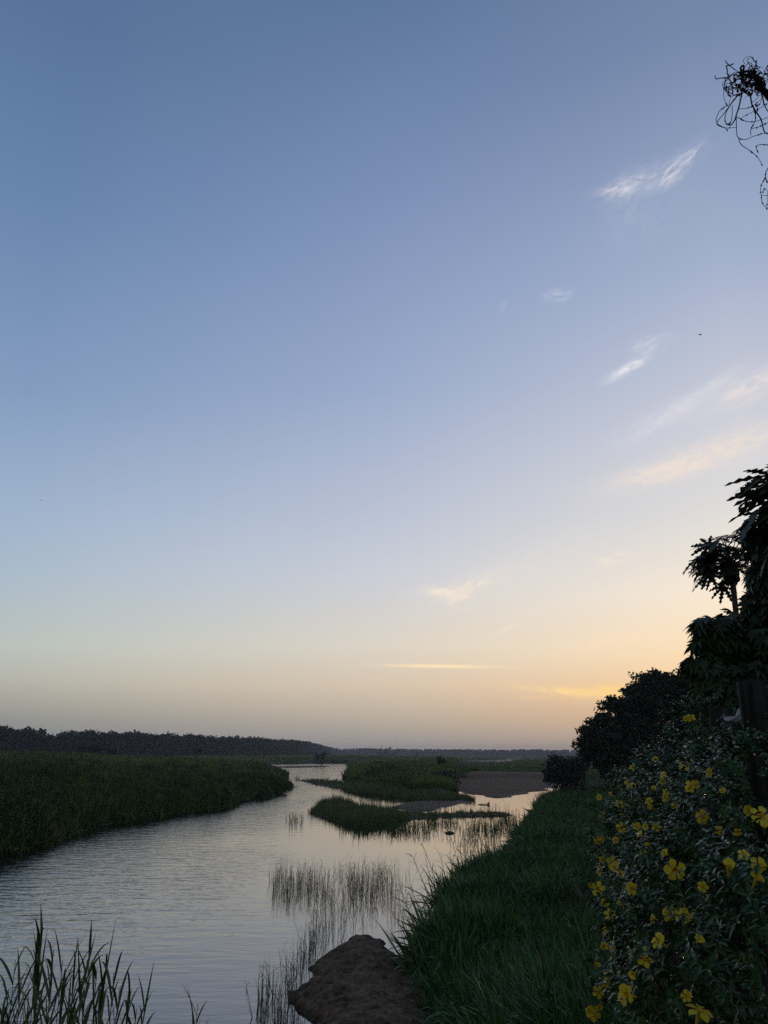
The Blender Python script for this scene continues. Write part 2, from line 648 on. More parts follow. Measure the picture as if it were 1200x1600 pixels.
# thin cirrus wisps, each at its own bearing and height in the sky
CR = np.array([1, 0, 0.0])
CU = np.array([0, -SP, CP])
CLOUDS = [  # px, py, half length, half width, tilt, strength, colour, wispiness
    (972, 293, 30, 12, 12, .85, (232, 228, 232), 1.0), (1000, 283, 34, 17, 12, .6, (214, 214, 226), 1.0), (985, 322, 26, 26, 80, .22, (200, 206, 222), 1.0),
    (1050, 270, 22, 13, 44, .75, (234, 230, 234), 1.0), (1074, 246, 24, 11, 35, .6, (222, 220, 228), 1.0),
    (982, 575, 28, 7, 29, 1.0, (236, 234, 238), .8), (960, 590, 18, 7, 20, .5, (220, 222, 232), .9), (1014, 541, 26, 13, 20, .7, (224, 224, 232), 1.0),
    (1040, 737, 80, 17, 14, 1.0, (240, 226, 212), .6), (1130, 700, 110, 20, 22, .8, (242, 226, 212), .6), (1085, 622, 70, 10, 36, .7, (226, 222, 228), .7), (1030, 655, 70, 18, 27, .5, (220, 220, 228), .8),
    (1185, 600, 70, 20, 25, .9, (236, 226, 222), .7), (700, 926, 36, 7, -6, 1.4, (248, 234, 214), .9), (735, 915, 50, 14, 22, .9, (244, 230, 212), .9), (705, 938, 26, 9, -20, .8, (246, 232, 214), 1.0),
    (690, 1041, 80, 2.6, 0, 1.6, (255, 228, 188), .3), (900, 1081, 75, 5, -2, 1.7, (255, 222, 164), .8), (965, 1080, 80, 11, 6, 1.6, (255, 216, 146), .7), (828, 1090, 14, 2.5, 0, .8, (240, 206, 166), .4),
    (957, 873, 24, 9, 10, .8, (247, 232, 216), .9), (871, 462, 18, 9, 5, .7, (208, 214, 228), 1.0), (785, 480, 8, 5, 60, .4, (190, 200, 222), 1.0),
    (965, 1000, 80, 11, 14, .5, (255, 230, 192), .8), (1110, 690, 170, 70, 25, .15, (226, 220, 222), .6), (640, 930, 40, 9, 5, .3, (222, 218, 214), .9),
    (1000, 340, 70, 45, 25, .26, (176, 188, 212), .8), (830, 890, 110, 40, 35, .2, (238, 228, 214), .7), (800, 978, 26, 3.5, 28, .7, (240, 228, 208), .7)]
for i, (px, py, hl, hw, tilt, stren, colr, wisp) in enumerate(CLOUDS):
    c = ray(px, py)
    c = c / np.linalg.norm(c)
    t = math.radians(tilt)
    a = CR * math.cos(t) + CU * math.sin(t)
    b = -CR * math.sin(t) + CU * math.cos(t)
    a = a - c * a.dot(c)
    b = b - c * b.dot(c)
    k = np.dot(ray(px, py), ray(px, py)) ** .5
    sa, sb = F * k / hl, F * k / hw

    def dot(vec):
        n = N(nt, 'ShaderNodeVectorMath', operation='DOT_PRODUCT')
        nt.links.new(DIR, n.inputs[0])
        n.inputs[1].default_value = tuple(vec)
        return n.outputs['Value']
    u = dot(a * sa)
    v = dot(b * sb)
    cb = N(nt, 'ShaderNodeCombineXYZ')
    nt.links.new(math_n('MULTIPLY', u, hl / 26.0), cb.inputs[0])
    nt.links.new(math_n('MULTIPLY', v, hw / 9.5), cb.inputs[1])
    cb.inputs[2].default_value = i * 7.3
    no = N(nt, 'ShaderNodeTexNoise')
    no.inputs['Scale'].default_value = 1.0
    no.inputs['Detail'].default_value = 8
    no.inputs['Roughness'].default_value = .7
    no.inputs['Distortion'].default_value = .5
    nt.links.new(cb.outputs[0], no.inputs['Vector'])
    r2 = math_n('ADD', math_n('MULTIPLY', u, u), math_n('MULTIPLY', v, v))
    g = math_n('EXPONENT', math_n('MULTIPLY', r2, -1.1))
    wv = math_n('MULTIPLY_ADD', no.outputs['Fac'], 4.6 * wisp, 1 - 2.85 * wisp, clamp=True)
    mk = math_n('MULTIPLY', math_n('MULTIPLY', g, wv), stren, clamp=True)
    front = math_n('GREATER_THAN', dot(c), 0.0)
    mk = math_n('MULTIPLY', mk, front)
    sky = mixc(mk, sky, lin(colr))
# the physical sky at dusk lies under the measured gradient
ns = N(nt, 'ShaderNodeTexSky', sky_type='NISHITA')
ns.sun_disc = False
ns.sun_elevation = math.radians(SUN_EL)
ns.sun_rotation = math.radians(SUN_AZ)
ns.dust_density = 3.0
ns.air_density = 1.2
nis = N(nt, 'ShaderNodeVectorMath', operation='SCALE')
nt.links.new(ns.outputs[0], nis.inputs[0])
nis.inputs['Scale'].default_value = 1.0
scl = N(nt, 'ShaderNodeVectorMath', operation='SCALE')
nt.links.new(sky, scl.inputs[0])
scl.inputs['Scale'].default_value = 1.0 / BGS / .94
fin = mixc(.94, nis.outputs[0], scl.outputs[0])
nt.links.new(fin, bg.inputs['Color'])

sl = bpy.data.lights.new('sun', 'SUN')
sl.energy = .18
sl.angle = math.radians(.6)
sl.color = (1.0, .62, .38)
so = bpy.data.objects.new('sun', sl)
COL.objects.link(so)
sd_ = Vector((math.sin(math.radians(SUN_AZ)) * math.cos(math.radians(SUN_EL)), math.cos(math.radians(SUN_AZ)) * math.cos(math.radians(SUN_EL)), math.sin(math.radians(SUN_EL))))
so.rotation_euler = sd_.to_track_quat('Z', 'Y').to_euler()
so.location = (60, 100, 40)


# ------------------------------------------------------------------ terrain
def sdist(poly, X, Y):
    """signed distance, positive inside"""
    P = np.asarray(poly, float)
    n = len(P)
    d2 = np.full(X.shape, 1e18)
    ins = np.zeros(X.shape, bool)
    for i in range(n):
        ax, ay = P[i]
        bx, by = P[(i + 1) % n]
        ex, ey = bx - ax, by - ay
        wx, wy = X - ax, Y - ay
        t = np.clip((wx * ex + wy * ey) / (ex * ex + ey * ey + 1e-12), 0, 1)
        dx, dy = wx - ex * t, wy - ey * t
        d2 = np.minimum(d2, dx * dx + dy * dy)
        c = ((ay > Y) != (by > Y)) & (X < ex * (Y - ay) / (by - ay if by != ay else 1e-12) + ax)
        ins ^= c
    d = np.sqrt(d2)
    return np.where(ins, d, -d)


def w2(*pts):
    return np.array(pts, float)


def smooth_poly(P, n=6):
    P = np.asarray(P)
    return P


POLY_L = np.vstack([w2((-3000, -200), (-60, 14), (-37, 33)),
                    plan([(-60, 1344), (0, 1332), (60, 1317), (100, 1304), (150, 1293), (200, 1283), (260, 1275), (320, 1267), (375, 1255), (415, 1245), (438, 1237),
                          (440, 1231), (438, 1222), (434, 1210), (425, 1204), (400, 1202), (370, 1200), (320, 1199)]),
                    w2((-260, 420), (-3000, 600))])
fr = plan([(300, 1196), (380, 1195), (440, 1194), (552, 1193), (549, 1204), (553, 1220), (575, 1228), (620, 1236), (690, 1246), (712, 1243), (707, 1232), (702, 1223),
           (735, 1219), (800, 1218), (862, 1220), (905, 1217)])
POLY_F = np.vstack([w2((-3000, 60)), fr, w2((140, 170), (3200, 400), (3200, 3200), (-3200, 3200))])
POLY_G = plan([(464, 1219), (500, 1228), (560, 1240), (640, 1249), (700, 1254), (742, 1251), (730, 1244), (690, 1240), (560, 1224), (500, 1219)])
POLY_S = plan([(690, 1230), (705, 1219), (735, 1213), (800, 1212), (862, 1213), (900, 1217), (868, 1229), (850, 1235), (825, 1240), (800, 1244), (785, 1247), (760, 1246), (738, 1241), (715, 1238)])
POLY_B = plan([(606, 1263), (640, 1253), (700, 1250), (740, 1252), (722, 1256), (690, 1262), (670, 1269), (640, 1271), (628, 1265)])
POLY_M = plan([(486, 1270), (500, 1256), (530, 1252), (548, 1256), (556, 1266), (590, 1271), (640, 1271), (700, 1272), (740, 1270), (790, 1270), (800, 1275), (760, 1276), (690, 1277),
               (645, 1280), (605, 1288), (560, 1291), (520, 1283)])
POLY_I = plan([(412, 1198.5), (450, 1197), (522, 1197), (500, 1199), (450, 1200)])
POLY_N = plan([(464, 1560), (478, 1546), (492, 1533), (486, 1516), (500, 1500), (522, 1484), (545, 1474), (575, 1469), (602, 1473), (612, 1488), (640, 1512), (662, 1545), (720, 1640), (560, 1700),
               (500, 1680), (494, 1600), (478, 1582)])
RB = plan([(596, 1615, .6), (650, 1560, .8), (662, 1500, 1.0), (655, 1455, 1.15), (662, 1425, 1.2), (676, 1395, 1.25), (708, 1352, 1.3), (748, 1330, 1.3), (795, 1304, 1.3), (820, 1286, 1.3),
           (838, 1264, 1.3), (855, 1240, 1.3), (880, 1222, 1.2), (912, 1214, .9)])
POLY_R = np.vstack([w2((-300, -40), (-40, 8), (-9, 12.5), (-1.5, 14.5)), RB, w2((150, 220), (400, 260), (400, -60))])
POLY_W = plan([(728, 1191), (735, 1188.5), (790, 1187), (800, 1184.2), (816, 1184.4), (803, 1187.5), (790, 1190.5), (760, 1191.3)])


def sstep(a, b, x):
    t = np.clip((x - a) / (b - a), 0, 1)
    return t * t * (3 - 2 * t)


def terrain(X, Y):
    """height, sand amount (0 soil .5 mud 1 sand), grass height, grass style (0 marsh 1 bank 2 sedge)"""
    D = np.hypot(X, Y)
    wob = (fbm(X / 6, Y / 6, 3) - .5) * np.clip(D * .04, .5, 6)
    fine = (fbm(X / .9, Y / .9, 9) - .5)
    z = np.full(X.shape, -1.4)
    sand = np.full(X.shape, .5)
    gh = np.zeros(X.shape)
    gs = np.zeros(X.shape)

    def lay(sd, prof, s, g, style):
        nonlocal z, sand, gh, gs
        zz = np.where(sd > 0, prof, np.maximum(-1.4, sd * .3))
        take = zz > z
        z = np.where(take, zz, z)
        sand = np.where(take, s, sand)
        gh = np.where(take & (sd > 0), g, np.where(take, 0, gh))
        gs = np.where(take, style, gs)

    dW = sdist(POLY_W, X, Y)
    sL = sdist(POLY_L, X, Y) + wob
    leftness = sstep(-20, -140, X)
    lay(sL, .95 * (1 - np.exp(-sL / 1.2)) + .9 * (1 - np.exp(-np.maximum(sL, 0) / 6)) + (1.7 + 3.2 * leftness) * (1 - np.exp(-np.maximum(sL, 0) / 70)) + (fbm(X / 9, Y / 9, 5, 3) - .5) * 2.6 * sstep(1, 9, sL), 0., 1.25, 0)
    sF = sdist(POLY_F, X, Y) + wob
    # higher hummock in the middle, low flat to the right where the far water shows
    mid = sstep(75, 20, X) * sstep(-60, -5, X) * sstep(330, 200, Y)
    xr = X / np.maximum(Y, 1.0)
    low = sstep(.08, .10, xr) * sstep(.225, .195, xr) * sstep(180, 235, Y) * sstep(1500, 1200, Y)
    lay(sF, 1.0 * (1 - .75 * low) * (1 - np.exp(-sF / 2.5)) + (fbm(X / 14, Y / 14, 6) - .5) * 1.2 * sstep(2, 14, sF) * (1 - low) + (.9 + 1.2 * mid + 1.4 * sstep(50, -60, X)) * (1 - np.exp(-np.maximum(sF, 0) / 40)) * (1 - .85 * low), 0., 1.3 * (1 - .5 * low), 0)
    sG = sdist(POLY_G, X, Y) + wob * .25
    lay(sG, .14 * (1 - np.exp(-sG / 1.5)), .5, .55, 2)
    sI = sdist(POLY_I, X, Y)
    lay(sI, .2 * (1 - np.exp(-sI / 2.)), .5, .5, 2)
    sM = sdist(POLY_M, X, Y) + wob * .22 + fine * .7
    lay(sM, .22 * (1 - np.exp(-sM / 1.2)), .5, np.where(X > 1.3, .25, .5), 2)
    sB = sdist(POLY_B, X, Y) + wob * .25 + fine * 1.2
    lay(sB, .1 * (1 - np.exp(-sB / 1.0)), .5, 0, 2)
    f2 = fbm(X / .28, Y / .28, 19, 4) - .5
    sN = sdist(POLY_N, X, Y) + fine * .5 + f2 * .2
    lay(sN, .1 * (1 - np.exp(-sN / .12)) + .55 * (1 - np.exp(-sN / 1.2)) + fine * .16 + f2 * .14, .5, 0, 2)
    sS = sdist(POLY_S, X, Y) + wob * .8 + (fbm(X / 2.5, Y / 4, 52, 3) - .5) * 3.5
    lay(sS, .45 * (1 - np.exp(-sS / 5)) + .06 * fine, 1., 0, 2)
    inS = sS > 1
    gh = np.where(inS, 0, gh)
    sand = np.where(inS, 1.0, sand)
    sR = sdist(POLY_R, X, Y) + wob * .25 + (fbm(X / 1.7, Y / 1.7, 88, 3) - .5) * 2.2 * sstep(21, 26, Y)
    capn = 1.4 + 2.5 * np.exp(-(D / 12.0) ** 2)
    lay(sR, (.55 * (1 - np.exp(-np.maximum(sR, 0) / .7)) + (fbm(X / 2.6, Y / 2.6, 44, 3) - .5) * 1.3 * sstep(.3, 2.5, sR)) * sstep(0, 2.5, np.maximum(X, Y - 18)) + capn * (1 - np.exp(-np.maximum(sR, 0) / 6.5)) + .25 * fine * sstep(1, 4, sR), 0., np.where((D < 21) & (X < 2.2), .35 + .5 * sstep(-.2, 2.2, X), .92 + .45 * sstep(3.0, .5, sR)), 1)
    cut = dW > -2
    z = np.where(cut, np.minimum(z, -.3 - .05 * np.maximum(dW, 0)), z)
    gh = np.where(dW > -6, 0, gh)
    # the bed rises gently to a plain behind the viewer
    return z, sand, gh, gs


def build_ground():
    rad = np.concatenate([[0.0], np.geomspace(.6, 15, 110)[:-1], np.geomspace(15, 60, 420)[:-1], np.geomspace(60, 3000, 420)])
    a1 = np.radians(np.linspace(-33, 33, 640))
    a2 = np.radians(np.linspace(33, 327, 100))[1:-1]
    ang = np.concatenate([a1, a2])
    R, A = np.meshgrid(rad[1:], ang, indexing='ij')
    X, Y = R * np.sin(A), R * np.cos(A)
    z, sand, gh, gs = terrain(X, Y)
    V = np.stack([X, Y, z], -1).reshape(-1, 3)
    n, m = X.shape
    i = np.arange(n - 1)[:, None] * m
    j = np.arange(m)[None]
    k = (j + 1) % m
    Q = np.stack([i + j, i + m + j, i + m + k, i + k], -1).reshape(-1, 4)[:, ::-1]
    c = len(V)
    z0 = float(terrain(np.array([0.]), np.array([0.]))[0][0])
    V = np.vstack([V, [[0, 0, z0]]])
    T = np.stack([np.arange(m), np.roll(np.arange(m), -1), np.full(m, c)], -1)[:, ::-1]
    me = mesh_from('ground', V, Q, T, ground_mat(), True)
    at = me.attributes.new('sand', 'FLOAT', 'POINT')
    at.data.foreach_set('value', np.append(sand.ravel(), 0).astype(np.float32))
    o = link('ground', me)
    tag(o, 'dark muddy river banks and pale sand flats under the grass', 'ground', None, 'structure')


build_ground()

a = np.linspace(0, 2 * math.pi, 97)[:-1]
VW = [(0, 0, 0)] + [(2990 * math.sin(t), 2990 * math.cos(t), 0) for t in a]
wm = mesh_from('water', VW, None, [(0, (i + 1) % 96 + 1, i + 1) for i in range(96)], water_mat())
tag(link('water', wm), 'rippled grey river winding between the grassy banks', 'river', None, 'structure')


def height(x, y):
    return float(terrain(np.array([float(x)]), np.array([float(y)]))[0][0])


# ------------------------------------------------------------------ grass, as one mass per bank
def clump_mesh(name, n, radius, w, mat, seed, lean=.35, droop=.45, seg=5):
    r = np.random.default_rng(seed)
    ang = r.uniform(0, 2 * math.pi, n)
    rr = radius * np.sqrt(r.uniform(0, 1, n))
    base = np.stack([rr * np.cos(ang), rr * np.sin(ang), np.full(n, -.08)], -1)
    az = ang + r.normal(0, .9, n)
    ln = np.abs(r.normal(0, lean, n)) + .04
    d = np.stack([np.sin(ln) * np.cos(az), np.sin(ln) * np.sin(az), np.cos(ln)], -1)
    side = np.cross(d, np.stack([np.cos(az + r.normal(0, .6, n)), np.sin(az), np.full(n, .15)], -1)) + r.normal(0, .25, (n, 3))
    L = r.uniform(.55, 1.15, n)
    prof = np.array([.6, 1, .95, .7, .06]) if seg == 5 else np.array([.7, 1, .1])
    V, Q = strips(base, d, side, L, w * r.uniform(.7, 1.3, n), np.abs(r.normal(0, droop, n)), prof)
    return mesh_from(name, V, Q, None, mat, False)


def scatter(name, label, cat, pts, rotz, scl, idx, protos):
    """grass tufts instanced over one bank: one uncountable mass"""
    me = mesh_from(name, pts, None, None, None) if False else bpy.data.meshes.new(name)
    me.vertices.add(len(pts))
    me.vertices.foreach_set('co', np.asarray(pts, np.float32).ravel())
    for nm, ty, arr in (('rotz', 'FLOAT', rotz), ('scl', 'FLOAT', scl), ('idx', 'INT', idx)):
        at = me.attributes.new(nm, ty, 'POINT')
        at.data.foreach_set('value', np.asarray(arr, np.float32 if ty == 'FLOAT' else np.int32))
    col = bpy.data.collections.new(name + '_tufts')
    for p in protos:
        ob = bpy.data.objects.new(p.name, p)
        col.objects.link(ob)
    o = link(name, me)
    tag(o, label, cat, None, 'stuff')
    ng = bpy.data.node_groups.new(name + '_nodes', 'GeometryNodeTree')
    ng.interface.new_socket('Geometry', in_out='INPUT', socket_type='NodeSocketGeometry')
    ng.interface.new_socket('Geometry', in_out='OUTPUT', socket_type='NodeSocketGeometry')
    gi = ng.nodes.new('NodeGroupInput')
    go = ng.nodes.new('NodeGroupOutput')
    ci = ng.nodes.new('GeometryNodeCollectionInfo')
    ci.inputs['Collection'].default_value = col
    ci.inputs['Separate Children'].default_value = True
    ci.inputs['Reset Children'].default_value = True
    ip = ng.nodes.new('GeometryNodeInstanceOnPoints')
    ip.inputs['Pick Instance'].default_value = True

    def attr(nm, ty):
        n = ng.nodes.new('GeometryNodeInputNamedAttribute')
        n.data_type = ty
        n.inputs['Name'].default_value = nm
        return n.outputs[0]
    cx = ng.nodes.new('ShaderNodeCombineXYZ')
    ng.links.new(attr('rotz', 'FLOAT'), cx.inputs[2])
    ng.links.new(gi.outputs[0], ip.inputs['Points'])
    ng.links.new(ci.outputs[0], ip.inputs['Instance'])
    ng.links.new(attr('idx', 'INT'), ip.inputs['Instance Index'])
    ng.links.new(cx.outputs[0], ip.inputs['Rotation'])
    ng.links.new(attr('scl', 'FLOAT'), ip.inputs['Scale'])
    ng.links.new(ip.outputs[0], go.inputs[0])
    md = o.modifiers.new('tufts', 'NODES')
    md.node_group = ng
    return o


def sector_pts(n, r0, r1, a0, a1, power=1.0):
    """random points in a ring sector, density falling as 1/r**power"""
    u = RNG.uniform(0, 1, n)
    e = 2 - power
    r = (r0 ** e + u * (r1 ** e - r0 ** e)) ** (1 / e)
    a = np.radians(RNG.uniform(a0, a1, n))
    return r * np.sin(a), r * np.cos(a)


def grass_set(name, label, cat, style_ok, lods, hmod=1.0):
    """lods: list of (mat, npts, r0, r1, a0, a1, power, protos)"""
    P, S, I, R = [], [], [], []
    protos = []
    for (n, r0, r1, a0, a1, power, pr) in lods:
        X, Y = sector_pts(n, r0, r1, a0, a1, power)
        z, sand, gh, gs = terrain(X, Y)
        ok = style_ok(X, Y, gs) & (gh > .05) & (z > -.02)
        X, Y, z, gh, gs = X[ok], Y[ok], z[ok], gh[ok], gs[ok]
        D = np.hypot(X, Y)
        hn = .35 + 1.3 * fbm(X / np.clip(D * .05, .9, 12), Y / np.clip(D * .05, .9, 12), 31, 3)
        hn = np.where(gs == 2, hn * .9 * RNG.uniform(.35, 1.15, len(X)) * np.where(RNG.random(len(X)) < .14, RNG.uniform(1.6, 2.7, len(X)), 1), hn)
        P.append(np.stack([X, Y, z], -1))
        S.append(gh * hn * RNG.uniform(.75, 1.2, len(X)) * hmod)
        drift = fbm(X / np.clip(D * .07, 2, 20), Y / np.clip(D * .07, 2, 20), 63, 3) + RNG.normal(0, .13, len(X))
        I.append(np.clip(((drift - .28) / .44 * len(pr)).astype(int), 0, len(pr) - 1) + len(protos))
        R.append(RNG.uniform(0, 6.28, len(X)))
        protos += pr
    return scatter(name, label, cat, np.concatenate(P), np.concatenate(R), np.concatenate(S), np.concatenate(I), protos)


def protos(tag_, n, radius, w, mat, k=4, **kw):
    # two-digit order so that the collection sorts as built
    global _PC
    out = []
    for i in range(k):
        _PC += 1
        out.append(clump_mesh('tuft_%04d' % _PC, n, radius, w, mat, 100 + _PC, **kw))
    return out


_PC = 0
near_b = protos('n', 60, .42, .030, M['bank'], 6, lean=.6, droop=.75)
near_b += protos('w', 46, .4, .055, M['weed'], 2, lean=.75, droop=.9)
near_b += protos('t', 26, .3, .02, M['bank'], 2, lean=.45, droop=.9)
near_b += protos('d', 14, .3, .012, M['straw'], 1, lean=.5, droop=.9)
mid_b = protos('m', 60, .6, .055, M['bank'], 4, lean=.55, droop=.7, seg=3) + protos('w', 50, .6, .09, M['weed'], 2, lean=.7, droop=.8, seg=3)
far_b = protos('f', 45, .9, .09, M['bank'], 3, lean=.4, droop=.4, seg=3)
grass_set('bank_grass', 'lush dark green grass covering the sloping right bank', 'grass', lambda X, Y, gs: gs == 1,
          [(15000, 8.5, 42, -34, 34, .6, near_b), (13000, 42, 110, 0, 33, .6, mid_b), (3500, 110, 240, 4, 33, .6, far_b)])
mid_m = protos('w', 90, .75, .06, M['mweed'], 3, lean=.6, droop=.6, seg=3) + protos('m', 75, .6, .042, M['marsh'], 6, lean=.42, droop=.55, seg=3)


def tussock(i):
    global _PC
    _PC += 1
    rg = np.random.default_rng(700 + i)
    d = rand_dirs(22, rg)
    d[:, 2] = np.abs(d[:, 2])
    C = d * np.array([.7, .7, .75]) * rg.uniform(.4, 1, 22)[:, None] + np.array([0, 0, .1])
    V, Q = leaf_quads(C, .085, 60, rg.uniform(.18, .32, 22), rg, .9, 1.8)
    return mesh_from('tuft_%04d' % _PC, V * [.9, .9, 1.0], Q, None, M['darkweed'])


mid_m += [tussock(i) for i in range(1)]
far_m = protos('f', 50, .9, .14, M['marsh'], 4, lean=.4, droop=.4, seg=3) + protos('w', 60, 1.0, .22, M['mweed'], 2, lean=.6, droop=.5, seg=3)
vfar_m = protos('v', 40, 2.2, .45, M['marsh'], 4, lean=.35, droop=.3, seg=3)
fl = lambda X, Y, gs: (gs == 0) & (sdist(POLY_L, X, Y) > sdist(POLY_F, X, Y))
ff = lambda X, Y, gs: (gs == 0) & (sdist(POLY_L, X, Y) <= sdist(POLY_F, X, Y))
grass_set('marsh_grass', 'tall olive green grass filling the marsh on the left bank', 'grass', fl,
          [(26000, 38, 130, -34, -2, .9, mid_m), (16000, 130, 330, -34, 0, .9, far_m), (6000, 330, 1200, -34, 0, 1.2, vfar_m)])
grass_set('marsh_grass', 'tall green grass on the peninsula and flats across the river', 'grass', ff,
          [(30000, 120, 340, -16, 33, .9, far_m), (16000, 340, 1700, -33, 33, 1.2, vfar_m)])
sed = protos('s', 50, .5, .028, M['sedge'], 4, lean=.22, droop=.25, seg=3)
grass_set('sedge', 'low sedge covering the mud islets in the river', 'sedge', lambda X, Y, gs: gs == 2,
          [(30000, 45, 130, -12, 14, .7, sed), (9000, 130, 340, -14, 8, .7, sed)])


# ------------------------------------------------------------------ reeds standing in the water
def in_poly(px, py, poly):
    return sdist(np.array(poly, float), px, py) > 0


def reed_bed(name, label, areas, hmin, hmax, w, mat='dryreed'):
    B = []
    for poly, n in areas:
        P = np.array(poly, float)
        lo, hi = P.min(0), P.max(0)
        x = RNG.uniform(lo[0], hi[0], n * 4)
        y = RNG.uniform(lo[1], hi[1], n * 4)
        # ragged: thicker and thinner drifts
        keep = in_poly(x, y, poly) & (fbm(x / 22, y / 9, 77, 3) + RNG.normal(0, .13, len(x)) > .47)
        x, y = x[keep][:n], y[keep][:n]
        for a_, b_ in zip(x, y):
            B.append(on_plane(a_, b_, 0))
    B = np.array(B)
    n = len(B)
    B[:, 2] = -.25
    az = RNG.uniform(0, 6.28, n)
    ln = np.abs(RNG.normal(0, .16, n))
    d = np.stack([np.sin(ln) * np.cos(az), np.sin(ln) * np.sin(az), np.cos(ln)], -1)
    L = RNG.uniform(hmin, hmax, n) * RNG.uniform(.6, 1.1, n) + .25
    mb = MB()
    ww = w * RNG.uniform(.6, 1.3, n)
    for sd in (np.array([1., 0, 0]), np.array([.2, 1, 0])):
        V, Q = strips(B, d, np.tile(sd, (n, 1)) + RNG.normal(0, .15, (n, 3)), L, ww, np.abs(RNG.normal(0, .16, n)), [.9, 1, .8, .6, .15])
        mb.add(V, Q)
    # a leaf or a broken tip on some
    m = RNG.random(n) < .8
    nb = m.sum()
    t = RNG.uniform(.45, .95, nb)
    b2 = B[m] + d[m] * (L[m] * t)[:, None]
    a2 = RNG.uniform(0, 6.28, nb)
    d2 = np.stack([np.cos(a2) * .5, np.sin(a2) * .5, np.full(nb, .8)], -1)
    V, Q = strips(b2, d2, perp(d2), RNG.uniform(.15, .45, nb), ww[m] * 1.1, RNG.uniform(.1, .9, nb), [.7, 1, .6, .1])
    mb.add(V, Q)
    o = mb.obj(name, M[mat])
    tag(o, label, 'reeds', None, 'stuff')


reed_bed('reed_bed', 'sparse thin reeds standing in open water mid river, above the mud bar', [
    ([(420, 1372), (440, 1362), (500, 1366), (560, 1358), (622, 1356), (628, 1385), (618, 1404), (580, 1412), (540, 1408), (500, 1416), (455, 1412), (425, 1406)], 1000),
    ([(490, 1405), (560, 1405), (610, 1400), (600, 1430), (560, 1450), (530, 1478), (500, 1482), (484, 1478)], 170),
    ([(600, 1370), (640, 1360), (640, 1440), (612, 1470), (600, 1440)], 70)], .5, 1.0, .0095)
reed_bed('reed_bed', 'scattered thin reeds in the shallows left of the near mud bar', [
    ([(480, 1470), (510, 1476), (500, 1500), (476, 1520), (470, 1545), (440, 1560), (420, 1556), (440, 1520)], 130),
    ([(410, 1540), (450, 1530), (456, 1575), (480, 1600), (470, 1640), (400, 1640), (398, 1580)], 120)], .6, 1.0, .012)
reed_bed('reed_bed', 'small tuft of reeds alone in the open channel', [([(444, 1280), (462, 1278), (476, 1282), (470, 1290), (450, 1289)], 60)], .5, 1.2, .02)
reed_bed('reed_bed', 'thick fringe of reeds in the calm water around the sedge islet', [
    ([(486, 1266), (500, 1256), (548, 1254), (545, 1262), (505, 1278)], 330),
    ([(520, 1280), (600, 1288), (680, 1278), (800, 1274), (808, 1284), (780, 1300), (720, 1308), (650, 1306), (590, 1302), (545, 1296)], 1150),
    ([(560, 1268), (700, 1264), (800, 1264), (815, 1276), (740, 1274), (600, 1275)], 260),
    ([(690, 1300), (760, 1296), (806, 1284), (812, 1296), (780, 1316), (745, 1326), (715, 1330)], 150)], .5, .95, .026, 'sedge')


def plant_stem(name, base, tip, rad, thing_, mat, bend=.12):
    base, tip = np.array(base), np.array(tip)
    mid = (base + tip) / 2 + np.array([0, 0, 1]) * np.linalg.norm(tip - base) * bend
    pts = smooth_line([base, mid, tip], 9)
    mb = MB()
    mb.add(*tube(pts, np.linspace(rad, rad * .35, 9), 5))
    part(name, mb, mat, thing_, True)
    return pts


def reed(base, tip, nleaf, leafL, leafW, label, group, droop=(.1, .5), spread=.55, rad=.007, mat='reed', bend=.06, t0=.12):
    r = RNG
    o = thing('reed', base, label, 'reed', group)
    pts = plant_stem('stem', base, tip, rad, o, M[mat], bend)
    H = np.linalg.norm(np.array(tip) - np.array(base))
    a0 = r.uniform(0, 6.28)
    for i in range(nleaf):
        t = t0 + (.97 - t0) * (i + .5) / nleaf
        p = pts[int(t * 8)]
        f = t * 8 - int(t * 8)
        p = p * (1 - f) + pts[min(8, int(t * 8) + 1)] * f
        tn = norm(pts[min(8, int(t * 8) + 1)] - pts[int(t * 8)])
        az = a0 + (i % 2) * math.pi + r.normal(0, .5)
        out = np.array([math.cos(az), math.sin(az), 0])
        sp = spread * r.uniform(.55, 1.2) * (1.1 - .5 * t)
        d = norm(tn * math.cos(sp) + out * math.sin(sp))
        side = norm(np.cross(d, np.array([0, 0, 1.]) + out * .6 + r.normal(0, .25, 3)))
        L = leafL * r.uniform(.7, 1.15) * (1.0 - .25 * t)
        mb = MB()
        V, Q = strips(p[None], d[None], side[None], [L], [leafW * r.uniform(.8, 1.2)], [r.uniform(*droop)], [.5, .9, 1, .92, .75, .5, .22, .03], .22, True)
        mb.add(V, Q)
        part('leaf', mb, M[mat], o, True)
    return o


# clump in the near left corner, a lone one to its right
NEAR_REEDS = [  # tip px, tip py, base px, depth
    (60, 1470, 52, 5.6), (66, 1442, 66, 5.9), (98, 1500, 88, 5.5), (120, 1480, 108, 5.8), (142, 1478, 120, 5.4), (168, 1500, 140, 5.2), (34, 1530, 30, 5.0),
    (14, 1545, 6, 5.3), (188, 1540, 158, 5.5), (205, 1545, 180, 5.1), (228, 1560, 200, 5.4), (128, 1530, 130, 4.9), (80, 1540, 70, 4.8), (158, 1560, 150, 4.7), (-10, 1520, -14, 5.6), (46, 1570, 44, 4.6), (110, 1560, 100, 4.6), (24, 1500, 20, 5.9), (84, 1485, 78, 6.1), (152, 1510, 146, 5.9), (178, 1520, 170, 5.0), (100, 1530, 92, 5.2), (62, 1520, 60, 5.1), (214, 1575, 192, 5.2), (136, 1500, 132, 5.9), (4, 1575, 4, 4.8)]
